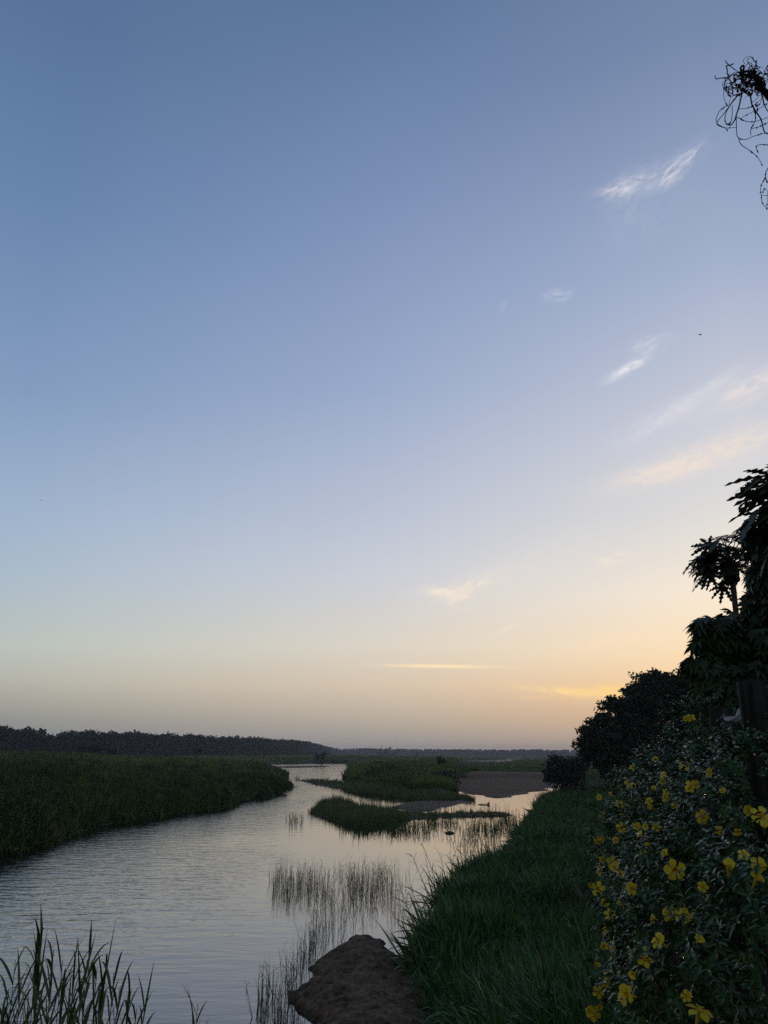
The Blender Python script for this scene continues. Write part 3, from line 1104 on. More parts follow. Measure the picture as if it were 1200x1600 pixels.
for i, (tx, ty, bx, dp) in enumerate(NEAR_REEDS):
    tip = at_y(tx, ty, dp)
    base = at_y(bx, 1640, dp + RNG.uniform(-.1, .1))
    base[2] = height(base[0], base[1]) - .05
    if i == 1:
        lb = 'tallest green reed of the clump in the bottom left corner, topped by two upright leaves'
        gr = None
    else:
        lb = 'green reed with long pointed leaves in the dense clump at the bottom left corner'
        gr = 'reeds clumped in the near left corner'
    if gr:
        reed(base, tip, 15, .55, .0145, lb, gr, (.1, .8), .5, .006, 'reed', .02, .45)
    else:
        reed(base, tip, 15, .5, .0155, lb, None, (.05, .3), .38, .008, 'reed', .02, .5)
tip = at_y(309, 1568, 5.2)
base = at_y(296, 1640, 5.2)
base[2] = height(base[0], base[1]) - .05
reed(base, tip, 10, .42, .013, 'lone thin reed with splayed leaves right of the bottom left clump, against open water', None, (.1, .5), .75, .005, 'reed', .02, .66)

BANK_REEDS = [((689, 1376), (655, 1308), 9), ((666, 1362), (642, 1334), 7), ((715, 1350), (705, 1309), 7), ((761, 1334), (740, 1291), 9), ((712, 1356), (701, 1331), 6), ((692, 1368), (687, 1333), 6),
              ((719, 1346), (718, 1322), 5), ((733, 1346), (732, 1315), 5), ((664, 1409), (641, 1386), 8), ((648, 1421), (624, 1382), 7), ((677, 1383), (665, 1342), 7), ((745, 1340), (741, 1328), 5), ((655, 1440), (632, 1412), 7), ((652, 1470), (628, 1440), 6),
              ((838, 1262), (826, 1246), 5), ((848, 1258), (843, 1240), 5), ((800, 1302), (801, 1282), 4)]
for i, (b, t, nl) in enumerate(BANK_REEDS):
    g = on_plane(b[0], b[1], 1.25)
    dp = g[1]
    tip = at_y(t[0], t[1], dp - .3)
    base = np.array([g[0] + .25, dp + .1, height(g[0] + .25, dp + .1) - .05])
    lb = {0: 'tallest drooping reed leaning left off the right bank over the water', 3: 'dark bushy reed stalk leaning left near the top of the grassy right bank',
          9: 'low reed leaning far left from the lower edge of the right bank', 16: 'short dark reed stalk upright at the islet end of the right bank'}.get(i)
    reed(base, tip, nl + 3, .85 if i != 3 else .45, .024 if i != 3 else .035, lb or 'thin reed with drooping leaves on the edge of the grassy right bank', None if lb else 'reeds along the right bank edge', (.3, .9), .85, .015, 'dryreed', .05, .2)


# ------------------------------------------------------------------ trees
def limb_tree(name, base, hgt, crowns, label, cat, leafsize, nper, mat, group=None, trunk_r=.3, seed=1):
    """crowns: list of (centre, (rx,ry,rz), nclump)"""
    rng = np.random.default_rng(seed)
    o = thing(name, base, label, cat, group)
    base = np.array(base, float)
    top = base + np.array([0, 0, hgt * .55])
    tr = MB()
    pts = smooth_line([base - [0, 0, .3], base + [.1 * trunk_r, 0, hgt * .25], top], 8)
    tr.add(*tube(pts, np.linspace(trunk_r, trunk_r * .5, 8), 9))
    C = []
    R = []
    for (c, r, n) in crowns:
        c = np.array(c)
        d = rand_dirs(n, rng)
        d[:, 2] = np.abs(d[:, 2]) * 1.0 - .25
        d = norm(d)
        k = rng.uniform(.72, 1.02, n)
        C.append(c + d * np.array(r) * k[:, None])
        R.append(rng.uniform(.16, .3, n) * np.mean(r))
        C.append(c + rand_dirs(n // 2, rng) * np.array(r) * rng.uniform(0, .75, n // 2)[:, None])
        R.append(rng.uniform(.25, .4, n // 2) * np.mean(r))
        for q in range(4):
            e = c + rand_dirs(1, rng)[0] * np.array(r) * .55
            st = pts[int(rng.integers(3, 8))]
            m = (st + e) / 2 + rng.normal(0, .12, 3) * np.linalg.norm(e - st)
            tr.add(*tube(smooth_line([st, m, e], 7), np.linspace(trunk_r * .42, trunk_r * .08, 7), 6))
    C = np.concatenate(C)
    R = np.concatenate(R)
    V, Q = leaf_quads(C, leafsize, nper, R, rng)
    part('trunk', tr, M['bark'], o, True)
    mb = MB()
    mb.add(V, Q)
    part('crown', mb, M[mat], o)
    return o


def ell(px, py, y, rx, ry):
    c = at_y(px, py, y)
    k = y / CP / F * (1.0)
    return c, (rx * k, (rx + ry) * .5 * k, ry * k)


def crown(px, py, y, rx, ry, n):
    c, r = ell(px, py, y, rx, ry)
    return (c, r, n)


def gbase(px, y):
    x = (px - 600) / F * y / CP * 1.0
    x = at_y(px, HOR, y)[0]
    return (x, y, height(x, y))


limb_tree('shade_tree', gbase(968, 82), 6.2, [crown(962, 1166, 82, 50, 46, 70), crown(945, 1182, 80, 34, 36, 40), crown(985, 1130, 83, 44, 48, 60), crown(930, 1160, 80, 18, 22, 18), crown(1000, 1185, 82, 50, 34, 40)],
          'lower dark rounded tree at the end of the right bank, nearest the river', 'tree', .36, 75, 'darktree', None, .32, 3)
limb_tree('shade_tree', gbase(1050, 92), 9.5, [crown(1035, 1112, 92, 58, 56, 80), crown(1062, 1092, 93, 46, 46, 60), crown(1000, 1100, 90, 30, 28, 34), crown(1060, 1150, 90, 60, 50, 50), crown(1110, 1110, 92, 50, 60, 40)],
          'taller dark spreading tree behind the leafy shrubs on the right bank', 'tree', .36, 75, 'darktree', None, .42, 4)


def shrub(px, py, y, rx, ry, label, mat='shrub', leaf=.3, n=26, nper=45, seed=5, group=None, name='shrub'):
    rng = np.random.default_rng(seed)
    c, r = ell(px, py, y, rx, ry)
    g = height(c[0], c[1])
    o = thing(name, (c[0], c[1], g), label, 'shrub', group)
    r = np.array(r)
    d = rand_dirs(n, rng)
    d[:, 2] = rng.uniform(-1.0, 1, n)
    C = c + d * r * rng.uniform(.4, 1, n)[:, None]
    V, Q = leaf_quads(C, leaf, nper, rng.uniform(.25, .45, n) * r.mean(), rng, .8)
    mb = MB()
    mb.add(V, Q)
    part('foliage', mb, M[mat], o)
    st = MB()
    for q in range(6):
        e = C[int(rng.integers(0, n))]
        b = np.array([c[0] + rng.normal(0, .1), c[1] + rng.normal(0, .1), g - .1])
        st.add(*tube(smooth_line([b, (b + e) / 2 + rng.normal(0, .1, 3), e], 6), np.linspace(.05, .015, 6) * max(1, r.mean() * .6), 5))
    part('stem', st, M['bark'], o, True)
    return o


shrub(886, 1205, 96, 29, 23, 'dark dense shrub at the foot of the dark trees, beside the sand flat', leaf=.3, n=70, nper=60, seed=21)
shrub(864, 1214, 98, 14, 12, 'low dark shrub at the right end of the sand flat, below the bigger one', leaf=.3, n=20, nper=45, seed=22)
shrub(149, 1171, 260, 12, 6, 'darkest widest bush on the marsh in front of the left wood', leaf=.6, n=20, nper=30, seed=23)
shrub(129, 1172, 270, 6, 4, 'small dark bush just left of the widest marsh bush', leaf=.6, n=12, nper=24, seed=24)
shrub(175, 1174, 270, 6, 3.5, 'small dark bush just right of the widest marsh bush', leaf=.6, n=12, nper=24, seed=25)
shrub(308, 1175, 330, 7, 4, 'dark bush on the marsh below the wood, midway between mast and river', leaf=.7, n=14, nper=24, seed=26)
shrub(502, 1181, 420, 12, 5, 'low dark bush at the right end of the left wood', leaf=.8, n=16, nper=26, seed=27)
shrub(691, 1192, 215, 9, 8, 'dark bush on the grassy peninsula across the river', leaf=.5, n=20, nper=30, seed=28)
shrub(862, 1191, 240, 9, 6, 'dark round bush on the far flats, left of the dark trees', leaf=.6, n=16, nper=26, seed=29)
shrub(690, 1220, 150, 26, 15, 'dark leafy bushes at the right end of the grassy peninsula, over the sand flat', leaf=.45, n=40, nper=40, seed=30)
shrub(600, 1212, 160, 26, 13, 'dark leafy bushes in the front of the grassy peninsula', leaf=.45, n=36, nper=40, seed=31)
shrub(640, 1217, 155, 22, 13, 'rounded dark bush midway along the front of the peninsula', leaf=.45, n=36, nper=40, seed=32)


# far woods: each one dark mass of crowns, nobody could count it
def wood_proto(seed, palm=False):
    rng = np.random.default_rng(seed)
    mb = MB()
    if palm:
        n = 26
        az = rng.uniform(0, 6.28, n)
        e = rng.uniform(-.1, 1.2, n)
        d = np.stack([np.cos(az) * np.cos(e), np.sin(az) * np.cos(e), np.sin(e)], -1)
        V, Q = strips(np.tile([[0, 0, .86]], (n, 1)), d, np.cross(d, [0, 0, 1.]) + rng.normal(0, .3, (n, 3)), rng.uniform(.16, .26, n), np.full(n, .05), rng.uniform(.3, 1.1, n), [.3, 1, 1, .8, .1])
        mb.add(V, Q)
        mb.add(*tube(smooth_line([(0, 0, 0), (.02, .01, .5), (0, 0, .87)], 5), np.linspace(.014, .009, 5), 5))
    else:
        nb = 20
        C = []
        R = []
        for k in range(nb):
            h = rng.uniform(.06, .9)
            rr = .24 * math.sin(math.pi * min(1, (h + .12)) * .8) + .06
            a_ = rng.uniform(0, 6.28)
            C.append([rr * math.cos(a_), rr * math.sin(a_), h])
            R.append(rng.uniform(.09, .16))
        V, Q = leaf_quads(np.array(C), .07, 40, np.array(R), rng, .8, 1.3)
        mb.add(V, Q)
        mb.add(*tube(smooth_line([(0, 0, 0), (.02, .01, .4), (0, 0, .8)], 5), np.linspace(.02, .008, 5), 5))
    return mb


def wood(name, label, line, depth, n, hts, protos_, lean=0):
    """line: world points of the wood's front edge; trees fill a belt behind it"""
    Lp = np.array(line, float)
    seg = np.linalg.norm(np.diff(Lp, axis=0), axis=1)
    # more trees where the wood stands nearer
    t = RNG.uniform(0, 1, n)
    cum = np.concatenate([[0], np.cumsum(seg)]) / seg.sum()
    x = np.interp(t, cum, Lp[:, 0])
    y = np.interp(t, cum, Lp[:, 1])
    b = RNG.uniform(0, 1, n) ** 1.4 * depth
    nx = norm(np.array([x, y]).T)
    x, y = x + nx[:, 0] * b, y + nx[:, 1] * b
    z = terrain(x, y)[0]
    z = np.maximum(z, .1)
    h = np.interp(np.interp(t, [0, 1], [0, 1]), cum, hts) * RNG.uniform(.68, 1.18, n) * np.where(b < depth * .06, RNG.uniform(.35, .9, n), 1)
    scatter(name, label, 'wood', np.stack([x, y, z - .3], -1), RNG.uniform(0, 6.28, n), h, RNG.integers(0, len(protos_), n), protos_)


wp = []
for i in range(9):
    wp.append(wood_proto(300 + i, i >= 8).mesh('tree_%02d' % i, M['wood']))
wline = []
for px, y in ((-330, 330), (-150, 360), (0, 414), (130, 470), (260, 570), (400, 720), (470, 950), (500, 1350), (521, 1900)):
    p = at_y(px, HOR, y)
    wline.append(p[:2])
wood('left_wood', 'long dark wood behind the marsh on the left, falling away to the right', wline, 60, 1700, [16.5, 16.5, 15.6, 15.6, 15.2, 15.5, 16, 15, 14], wp)
hl = []
for px, y in ((380, 2100), (500, 2050), (620, 2000), (760, 1900), (920, 1850), (1100, 1800), (1300, 1700)):
    p = at_y(px, HOR, y)
    hl.append(p[:2])
wood('horizon_wood', 'pale hazy line of woodland along the far horizon', hl, 120, 2200, [14, 15.5, 15, 13.5, 12.5, 12.5, 12], wp)

# single trees told apart on the plain before the horizon
pm = wood_proto(401, True)
rt = wood_proto(402, False)


def split_proto(seed, palm):
    rng = np.random.default_rng(seed)
    cr, tr = MB(), MB()
    if palm:
        n = 26
        az = rng.uniform(0, 6.28, n)
        e = rng.uniform(-.1, 1.2, n)
        d = np.stack([np.cos(az) * np.cos(e), np.sin(az) * np.cos(e), np.sin(e)], -1)
        V, Q = strips(np.tile([[0, 0, .82]], (n, 1)), d, np.cross(d, [0, 0, 1.]) + rng.normal(0, .3, (n, 3)), rng.uniform(.16, .26, n), np.full(n, .07), rng.uniform(.3, 1.1, n), [.3, 1, 1, .8, .1])
        cr.add(V, Q)
        tr.add(*tube(smooth_line([(0, 0, -.02), (.02, .01, .5), (0, 0, .83)], 6), np.linspace(.025, .016, 6), 6))
    else:
        C = np.stack([rng.normal(0, .15, 18), rng.normal(0, .15, 18), rng.uniform(.45, .92, 18)], -1)
        V, Q = leaf_quads(C, .06, 40, rng.uniform(.09, .16, 18), rng, .8, 1.3)
        cr.add(V, Q)
        tr.add(*tube(smooth_line([(0, 0, -.02), (.02, .01, .4), (0, 0, .7)], 6), np.linspace(.035, .015, 6), 6))
    return cr, tr


pc, pt = split_proto(411, True)
pcm, ptm = pc.mesh('palm_crown', M['wood']), pt.mesh('palm_trunk', M['bark'], True)
rc, rtk = split_proto(412, False)
rcm, rtm = rc.mesh('round_crown', M['wood']), rtk.mesh('round_trunk', M['bark'], True)
FAR = [(582, 1200, 11.5, 1, 'leftmost far palm standing alone on the plain, left of the distant mast'), (601, 1150, 11, 1, 'slender far palm close right of the distant mast'), (605, 1100, 7.5, 0, 'small round far tree just left of the tallest far palm'),
       (609.5, 1120, 13.5, 1, 'tallest far palm in the little group below the distant mast'), (615, 1050, 6, 0, 'low round far tree between two far palms'), (620, 1150, 11, 1, 'rightmost far palm of the little group under the distant mast'),
       (593, 1000, 5, 0, 'low spreading far tree left of the palm group'), (650, 1000, 5.5, 0, 'round dark far tree alone right of the palm group')]
for px, y, h, palm, lb in FAR:
    x = at_y(px, HOR, y)[0]
    g = max(height(x, y), .2)
    o = thing('palm_tree' if palm else 'round_tree', (x, y, g), lb, 'palm' if palm else 'tree')
    for nm, me in (('trunk', ptm if palm else rtm), ('crown', pcm if palm else rcm)):
        c = bpy.data.objects.new(nm, me)
        COL.objects.link(c)
        c.parent = o
    o.scale = (h * (1 if palm else 1.5), h * (1 if palm else 1.5), h)
    o.rotation_euler.z = RNG.uniform(0, 6.28)


def mast(px, ytop_px, y, label, w=1.0):
    top = at_y(px, ytop_px, y)
    g = max(height(top[0], top[1]), .1)
    H = top[2] - g
    o = thing('radio_mast', (top[0], top[1], g), label, 'mast')
    mb = MB()
    P = []
    for k in range(3):
        a_ = k * 2.094
        b = np.array([top[0] + w * math.cos(a_), top[1] + w * math.sin(a_), g - .2])
        t = np.array([top[0] + .2 * math.cos(a_), top[1] + .2 * math.sin(a_), g + H * .9])
        P.append((b, t))
        mb.add(*tube([b, (b + t) / 2, t], .12, 5))
    for i in range(14):
        f0, f1 = i / 14, (i + 1) / 14
        for k in range(3):
            a_, b_ = P[k], P[(k + 1) % 3]
            mb.add(*tube([a_[0] * (1 - f0) + a_[1] * f0, b_[0] * (1 - f1) + b_[1] * f1], .06, 4))
    part('lattice', mb, M['steel'], o)
    an = MB()
    an.add(*tube([(top[0], top[1], g + H * .88), (top[0], top[1], g + H)], [.1, .05], 6))
    for f in (.8, .86):
        for k in range(3):
            a_ = k * 2.094 + .5
            c = np.array([top[0] + .8 * math.cos(a_), top[1] + .8 * math.sin(a_), g + H * f])
            an.add(*tube([c - [0, 0, .8], c + [0, 0, .8]], .18, 6))
    part('antenna', an, M['steel'], o)


mast(263, 1139, 600, 'lone thin radio mast rising above the left wood', .6)
mast(596, 1163, 1900, 'faint distant mast above the hazy horizon wood, over the far palms', 1.6)
mast(757, 1169, 1900, 'tiny faint mast on the hazy horizon above the far water strip', 1.0)
mast(816, 1170, 1880, 'tiny faint mast on the hazy horizon right of the far water strip', 1.0)


# ------------------------------------------------------------------ flowering bush
BL = [  # px, py, depth, rx, ry  (ellipsoid masses of the bush)
    (1030, 1335, 7.4, 76, 100), (1064, 1250, 7.8, 82, 80), (1108, 1200, 8.0, 66, 88), (1078, 1140, 8.4, 26, 44), (1030, 1455, 6.3, 70, 115), (1032, 1580, 5.6, 66, 115),
    (1110, 1330, 6.0, 110, 125), (1120, 1460, 4.9, 125, 140), (1115, 1610, 4.1, 125, 120), (1205, 1330, 5.0, 120, 150), (1235, 1510, 3.9, 130, 150), (1170, 1235, 6.4, 70, 70), (1240, 1250, 6.2, 70, 70)]
ELL = []
for px, py, y, rx, ry in BL:
    c, r = ell(px, py, y, rx, ry)
    ELL.append((np.array(c), np.array(r)))


def shoots(P, D, rng, size, mb_leaf, mb_stem, nod=5, per=3, leafw=.34):
    """leafy shoots: whorls of arching leaves along a stem"""
    n = len(P)
    Lst = size * 2.6 * rng.uniform(.6, 1.2, n)
    for i in range(0, n):
        pass
    V, Q = strips(P - D * .02, D, perp(D), Lst, np.full(n, .006), np.full(n, .12), [1, .8, .5])
    mb_stem.add(V, Q)
    for k in range(nod):
        t = (k + .6) / nod
        pos = P + D * (Lst * t)[:, None] - np.array([0, 0, 1]) * (.12 * Lst * t * t)[:, None]
        a1 = perp(D)
        a2 = np.cross(D, a1)
        ph = rng.uniform(0, 6.28, n)
        for j in range(per):
            an = ph + 2 * math.pi * j / per
            out = a1 * np.cos(an)[:, None] + a2 * np.sin(an)[:, None]
            d = norm(out * .85 + D * rng.uniform(.2, .7, n)[:, None] + rng.normal(0, .15, (n, 3)))
            side = norm(np.cross(d, D + rng.normal(0, .25, (n, 3))))
            L = size * rng.uniform(.7, 1.2, n) * (1 - .35 * t)
            V, Q = strips(pos, d, side, L, L * leafw, rng.uniform(.15, .5, n), [.12, .75, 1, .72, .08], .16, True)
            mb_leaf.add(V, Q)


rng = np.random.default_rng(55)
bb = at_y(1080, 1640, 6.0)
bush = thing('flowering_bush', (bb[0] + .4, bb[1], height(bb[0] + .4, bb[1])), 'big glossy dark green bush dotted with yellow trumpet flowers, bottom right', 'bush')
lf, stm = MB(), MB()
PP, DD = [], []
for c, r in ELL:
    area = (r[0] * r[1] * r[2]) ** (2 / 3)
    n = int(260 * area / .4)
    n = max(60, min(420, n))
    d = rand_dirs(n, rng)
    d[:, 1] -= .35
    d = norm(d)
    p = c + d * r * rng.uniform(.78, 1.0, n)[:, None]
    keep = np.ones(n, bool)
    for c2, r2 in ELL:
        if c2 is c:
            continue
        keep &= (((p - c2) / r2) ** 2).sum(1) > .55
    p, d = p[keep], d[keep]
    nrm = norm(d / r)
    g = norm(nrm * .7 + np.array([0, 0, .75]) + rng.normal(0, .35, (len(p), 3)))
    PP.append(p)
    DD.append(g)
PP, DD = np.concatenate(PP), np.concatenate(DD)
zz = terrain(PP[:, 0], PP[:, 1])[0]
ok = PP[:, 2] > zz + .05
PP, DD = PP[ok], DD[ok]
shoots(PP, DD, rng, .075, lf, stm)
part('foliage', lf, M['bush'], bush)
# woody stems from the ground into the masses
for c, r in ELL:
    for q in range(5):
        e = c + rand_dirs(1, rng)[0] * r * .8
        b = np.array([c[0] + rng.normal(0, .15), c[1] + rng.normal(0, .15), height(c[0], c[1]) - .1])
        stm.add(*tube(smooth_line([b, (b * .5 + c * .5) + rng.normal(0, .08, 3), e], 7), np.linspace(.022, .006, 7), 5))
part('stems', stm, M['bark'], bush)


def flower_meshes():
    out = []
    for v in range(5):
        r = np.random.default_rng(900 + v)
        open_ = (1.0, .8, .62, .92, .36)[v]
        pm_, th = MB(), MB()
        for k in range(5):
            a_ = k * 1.2566 + r.normal(0, .08)
            n = 7
            s = np.linspace(0, 1, n)
            rr = .010 + .046 * s * open_ + 0
            zz_ = .012 + .03 * s * (1 - open_) * 1.6 + .008 * s - .018 * s ** 2.5 * open_
            w = np.array([.010, .018, .028, .036, .038, .030, .008]) * r.uniform(.9, 1.1)
            tw = r.normal(.15, .12)
            V = []
            for i in range(n):
                c = np.array([rr[i] * math.cos(a_), rr[i] * math.sin(a_), zz_[i]])
                t = np.array([-math.sin(a_), math.cos(a_), tw])
                V += [c - t * w[i] * .5, c + np.array([0, 0, -.003]), c + t * w[i] * .5]
            Q = []
            for i in range(n - 1):
                for j in range(2):
                    q = i * 3 + j
                    Q.append([q, q + 1, q + 4, q + 3])
            pm_.add(V, Q)
        # trumpet tube behind the petals
        pm_.add(*tube([(0, 0, -.055), (0, 0, -.035), (0, 0, -.012), (0, 0, .012)], [.004, .006, .010, .0125], 8, False))
        th.add(*tube([(0, 0, -.012), (0, 0, .004), (0, 0, .0145)], [.002, .0075, .0118], 8, False))
        # throat streaks onto the petals
        for k in range(5):
            a_ = k * 1.2566
            c0 = np.array([.009 * math.cos(a_), .009 * math.sin(a_), .0165])
            c1 = np.array([.020 * math.cos(a_), .020 * math.sin(a_), .0205 + .006 * (1 - open_)])
            t = np.array([-math.sin(a_), math.cos(a_), 0])
            c1 = c0 * .4 + c1 * .6
            th.add([c0 - t * .004, c0 + t * .004, c1 + t * .001, c1 - t * .001], [[0, 1, 2, 3]])
        out.append((pm_.mesh('petals', M['petal'], True), th.mesh('throat', M['throat'], True)))
    return out


FM = flower_meshes()
FL = [(1071.6, 1194, 19), (1110, 1208, 14), (1025, 1188, 11), (989, 1200, 10), (1072, 1124, 14), (1079, 1122, 12), (1038, 1212, 12), (1037, 1222, 12), (987, 1230, 17), (981, 1226, 12), (1080, 1229, 15), (1086, 1227, 14), (1077, 1232, 12),
      (936, 1246, 7), (952, 1242, 7), (967, 1257, 11), (985, 1256, 10), (1042, 1248, 14), (1041, 1238, 9), (1020, 1264, 15), (1014, 1252, 10), (1099, 1277, 20), (1172, 1267, 17), (1188, 1277, 26), (974, 1273, 11), (971, 1293, 13), (996, 1292, 12), (1010, 1292, 12),
      (1026, 1293, 13), (941, 1270, 6), (1055, 1259, 10), (1137, 1159, 14), (1022, 1233, 9), (934.6, 1313, 12), (943, 1309, 12), (962, 1312.5, 9), (1002, 1306, 14), (1006, 1332, 12), (1039, 1333, 11), (943, 1344, 14), (958, 1348, 16), (939, 1361, 14),
      (968, 1366, 14), (961, 1355, 13), (923, 1382, 12), (934.6, 1389, 17), (988.5, 1389, 18), (946, 1410, 14), (1054, 1358, 26), (1139, 1358, 25), (1162, 1336, 12), (1184, 1352, 21), (1181, 1376, 22), (1098, 1386, 12), (970, 1414, 10), (953, 1430, 14),
      (1050, 1428, 24), (1069, 1437, 30), (1021, 1436, 11), (964, 1444, 10), (951, 1456, 15), (1031, 1472, 22), (943, 1479, 13), (958, 1479, 15), (986, 1491, 20), (1007, 1501, 18), (1009, 1485, 12), (932.5, 1509, 10), (951, 1525, 14), (949, 1539, 14),
      (935, 1550, 13), (981, 1555, 26), (920, 1581, 14), (927, 1584, 17), (937, 1574, 12), (1092, 1583, 28), (1092, 1468, 13), (990, 1522, 10), (1073, 1557, 10), (1014, 1322, 9), (1124, 1298, 11), (1152, 1300, 10), (1130, 1237, 10)]
CAMV = CAM
for i, (px, py, sz) in enumerate(FL):
    d = ray(px, py)
    d = d / np.linalg.norm(d)
    best = None
    for c, r in ELL:
        o_ = (CAM - c) / r
        dd = d / r
        A_, B_, C_ = dd.dot(dd), 2 * o_.dot(dd), o_.dot(o_) - 1
        disc = B_ * B_ - 4 * A_ * C_
        if disc > 0:
            t = (-B_ - math.sqrt(disc)) / (2 * A_)
            if best is None or t < best[0]:
                nrm = norm((CAM + d * t - c) / r / r)
                best = (t, nrm)
    if best is None:
        t, nrm = 7.2 if py < 1400 else 6.0, -d
    else:
        t, nrm = best
    t = t - .09
    p = CAM + d * t
    real = sz * t * 1.0 / F / .093
    real = min(1.25, max(.5, real))
    face = norm(nrm * .6 - d * .6 + rng.normal(0, .42, 3) + np.array([0, 0, .1]))
    fme = FM[i % 5]
    q = Vector(face).to_track_quat('Z', 'Y')
    fo = bpy.data.objects.new('flower', fme[0])
    COL.objects.link(fo)
    fo.parent = bush
    fo.location = Vector(p) - bush.location
    fo.rotation_mode = 'QUATERNION'
    from mathutils import Quaternion
    fo.rotation_quaternion = q @ Quaternion((0, 0, 1), float(rng.uniform(0, 6.28)))
    fo.scale = (real,) * 3
    to = bpy.data.objects.new('throat', fme[1])
    COL.objects.link(to)
    to.parent = fo


# ------------------------------------------------------------------ fence posts and cloth in the bush
def post(px0, py0, px1, py1, y, w, label, seed):
    r = np.random.default_rng(seed)
    top, bot = at_y(px0, py0, y), at_y(px1, py1, y)
    ax = norm(top - bot)
    g = height(bot[0], bot[1])
    b = bot + ax * ((g - .3 - bot[2]) / ax[2])
    sx_ = norm(np.array([1, -.35, 0]))
    sx_ = norm(sx_ - ax * sx_.dot(ax))
    sy_ = np.cross(ax, sx_)
    n = 14
    V, Q = [], []
    prof = [(-.5, -.46), (-.46, -.5), (.46, -.5), (.5, -.46), (.5, .46), (.46, .5), (-.46, .5), (-.5, .46)]
    H = np.linalg.norm(top - b)
    for i in range(n):
        c = b + ax * H * i / (n - 1)
        for u_, v_ in prof:
            j = 1 + r.normal(0, .025)
            V.append(c + sx_ * u_ * w * j + sy_ * v_ * w * .8 * j)
    for i in range(n - 1):
        for j in range(8):
            k = (j + 1) % 8
            Q.append([i * 8 + j, i * 8 + k, (i + 1) * 8 + k, (i + 1) * 8 + j])
    V.append(top + ax * .01 + sx_ * .01)
    T = [[(n - 1) * 8 + j, (n - 1) * 8 + (j + 1) % 8, len(V) - 1] for j in range(8)]
    me = mesh_from('fence_post', V, Q, T, M['timber'])
    o = link('fence_post', me)
    tag(o, label, 'post')
    return o


post(1172, 1065, 1196, 1240, 5.6, .17, 'thick weathered grey post leaning left, the nearer and taller one above the bush', 1)
post(1127, 1108, 1134, 1240, 7.0, .19, 'shorter dark weathered post behind, half hidden by bush and leaves', 2)


def cloth(px0, py0, px1, py1, y, w, label, seed):
    r = np.random.default_rng(seed)
    a_, b_ = at_y(px0, py0, y), at_y(px1, py1, y + .1)
    d = b_ - a_
    n, m = 10, 6
    V, Q = [], []
    up = np.array([0, .2, -1.0])
    for i in range(n):
        for j in range(m):
            s, t = i / (n - 1), j / (m - 1)
            V.append(a_ + d * s + up * w * t * (1 - .25 * math.sin(s * 5)) + np.array([0, .03 * math.sin(s * 9 + t * 4), -.05 * math.sin(math.pi * s)]) + r.normal(0, .004, 3))
    for i in range(n - 1):
        for j in range(m - 1):
            q = i * m + j
            Q.append([q, q + 1, q + m + 1, q + m])
    o = link('cloth_scrap', mesh_from('cloth_scrap', V, Q, None, M['cloth'], True))
    tag(o, label, 'cloth')
    sm = o.modifiers.new('thick', 'SOLIDIFY')
    sm.thickness = .004


cloth(1132, 1116, 1160, 1100, 5.95, .05, 'upper pale cloth strip stretched between the two weathered posts', 1)
cloth(1148, 1151, 1168, 1149, 5.85, .10, 'lower pale cloth rag beside the nearer post, just above the bush', 2)


# ------------------------------------------------------------------ palmate leaves: leafy tree and papayas
def palmate(center, axis, nrm, size, lobes, spread, prof, wid, droop, mb, rng, fold=.1):
    """one lobed leaf: lobes fan out from the stalk joint round axis in the plane with normal nrm"""
    axis = norm(axis - nrm * np.dot(axis, nrm))
    bi = np.cross(nrm, axis)
    ang = np.linspace(-spread, spread, lobes)
    d = np.cos(ang)[:, None] * axis + np.sin(ang)[:, None] * bi
    L = size * (.55 + .45 * np.cos(ang * .5)) * rng.uniform(.9, 1.1, lobes)
    side = np.cross(np.tile(nrm, (lobes, 1)), d) + rng.normal(0, .08, (lobes, 3))
    V, Q = strips(np.tile(center, (lobes, 1)), d, side, L, L * wid, np.full(lobes, droop), prof, fold, True)
    mb.add(V, Q)


LOB5 = [.25, .75, 1, .85, .5, .05]
PAP = [.12, .3, .22, .62, .3, .95, .38, .85, .25, .5, .03]

lt_e = [(1152, 1010, 9.6, 56, 52, 210), (1118, 990, 9.4, 34, 26, 70), (1112, 1060, 9.2, 24, 36, 70), (1203, 935, 9.8, 30, 60, 130), (1218, 860, 9.6, 36, 56, 110), (1176, 962, 9.6, 12, 16, 24), (1186, 905, 9.6, 18, 24, 44), (1174, 945, 9.6, 10, 22, 24), (1184, 845, 9.8, 16, 28, 40), (1196, 990, 9.6, 30, 40, 60), (1162, 1085, 9.2, 56, 62, 190),
        (1128, 1110, 9.0, 44, 40, 110), (1082, 1036, 9.2, 17, 9, 16), (1096, 978, 9.3, 14, 11, 14), (1093, 1004, 9.3, 10, 12, 10), (1103, 1035, 9.2, 14, 14, 18), (1215, 1010, 9.4, 60, 90, 200), (1200, 1130, 8.8, 60, 60, 120)]
gx = gbase(1170, 9.6)
lt = thing('leafy_tree', gx, 'bushy tree with lobed drooping leaves at the right edge, behind the weathered posts', 'tree')
cm, tm = MB(), MB()
gx = np.array(gx)
tpt = at_y(1175, 1000, 9.6)
tm.add(*tube(smooth_line([gx - [0, 0, .2], gx * .5 + tpt * .5 + [.1, 0, 0], tpt], 8), np.linspace(.09, .05, 8), 8))
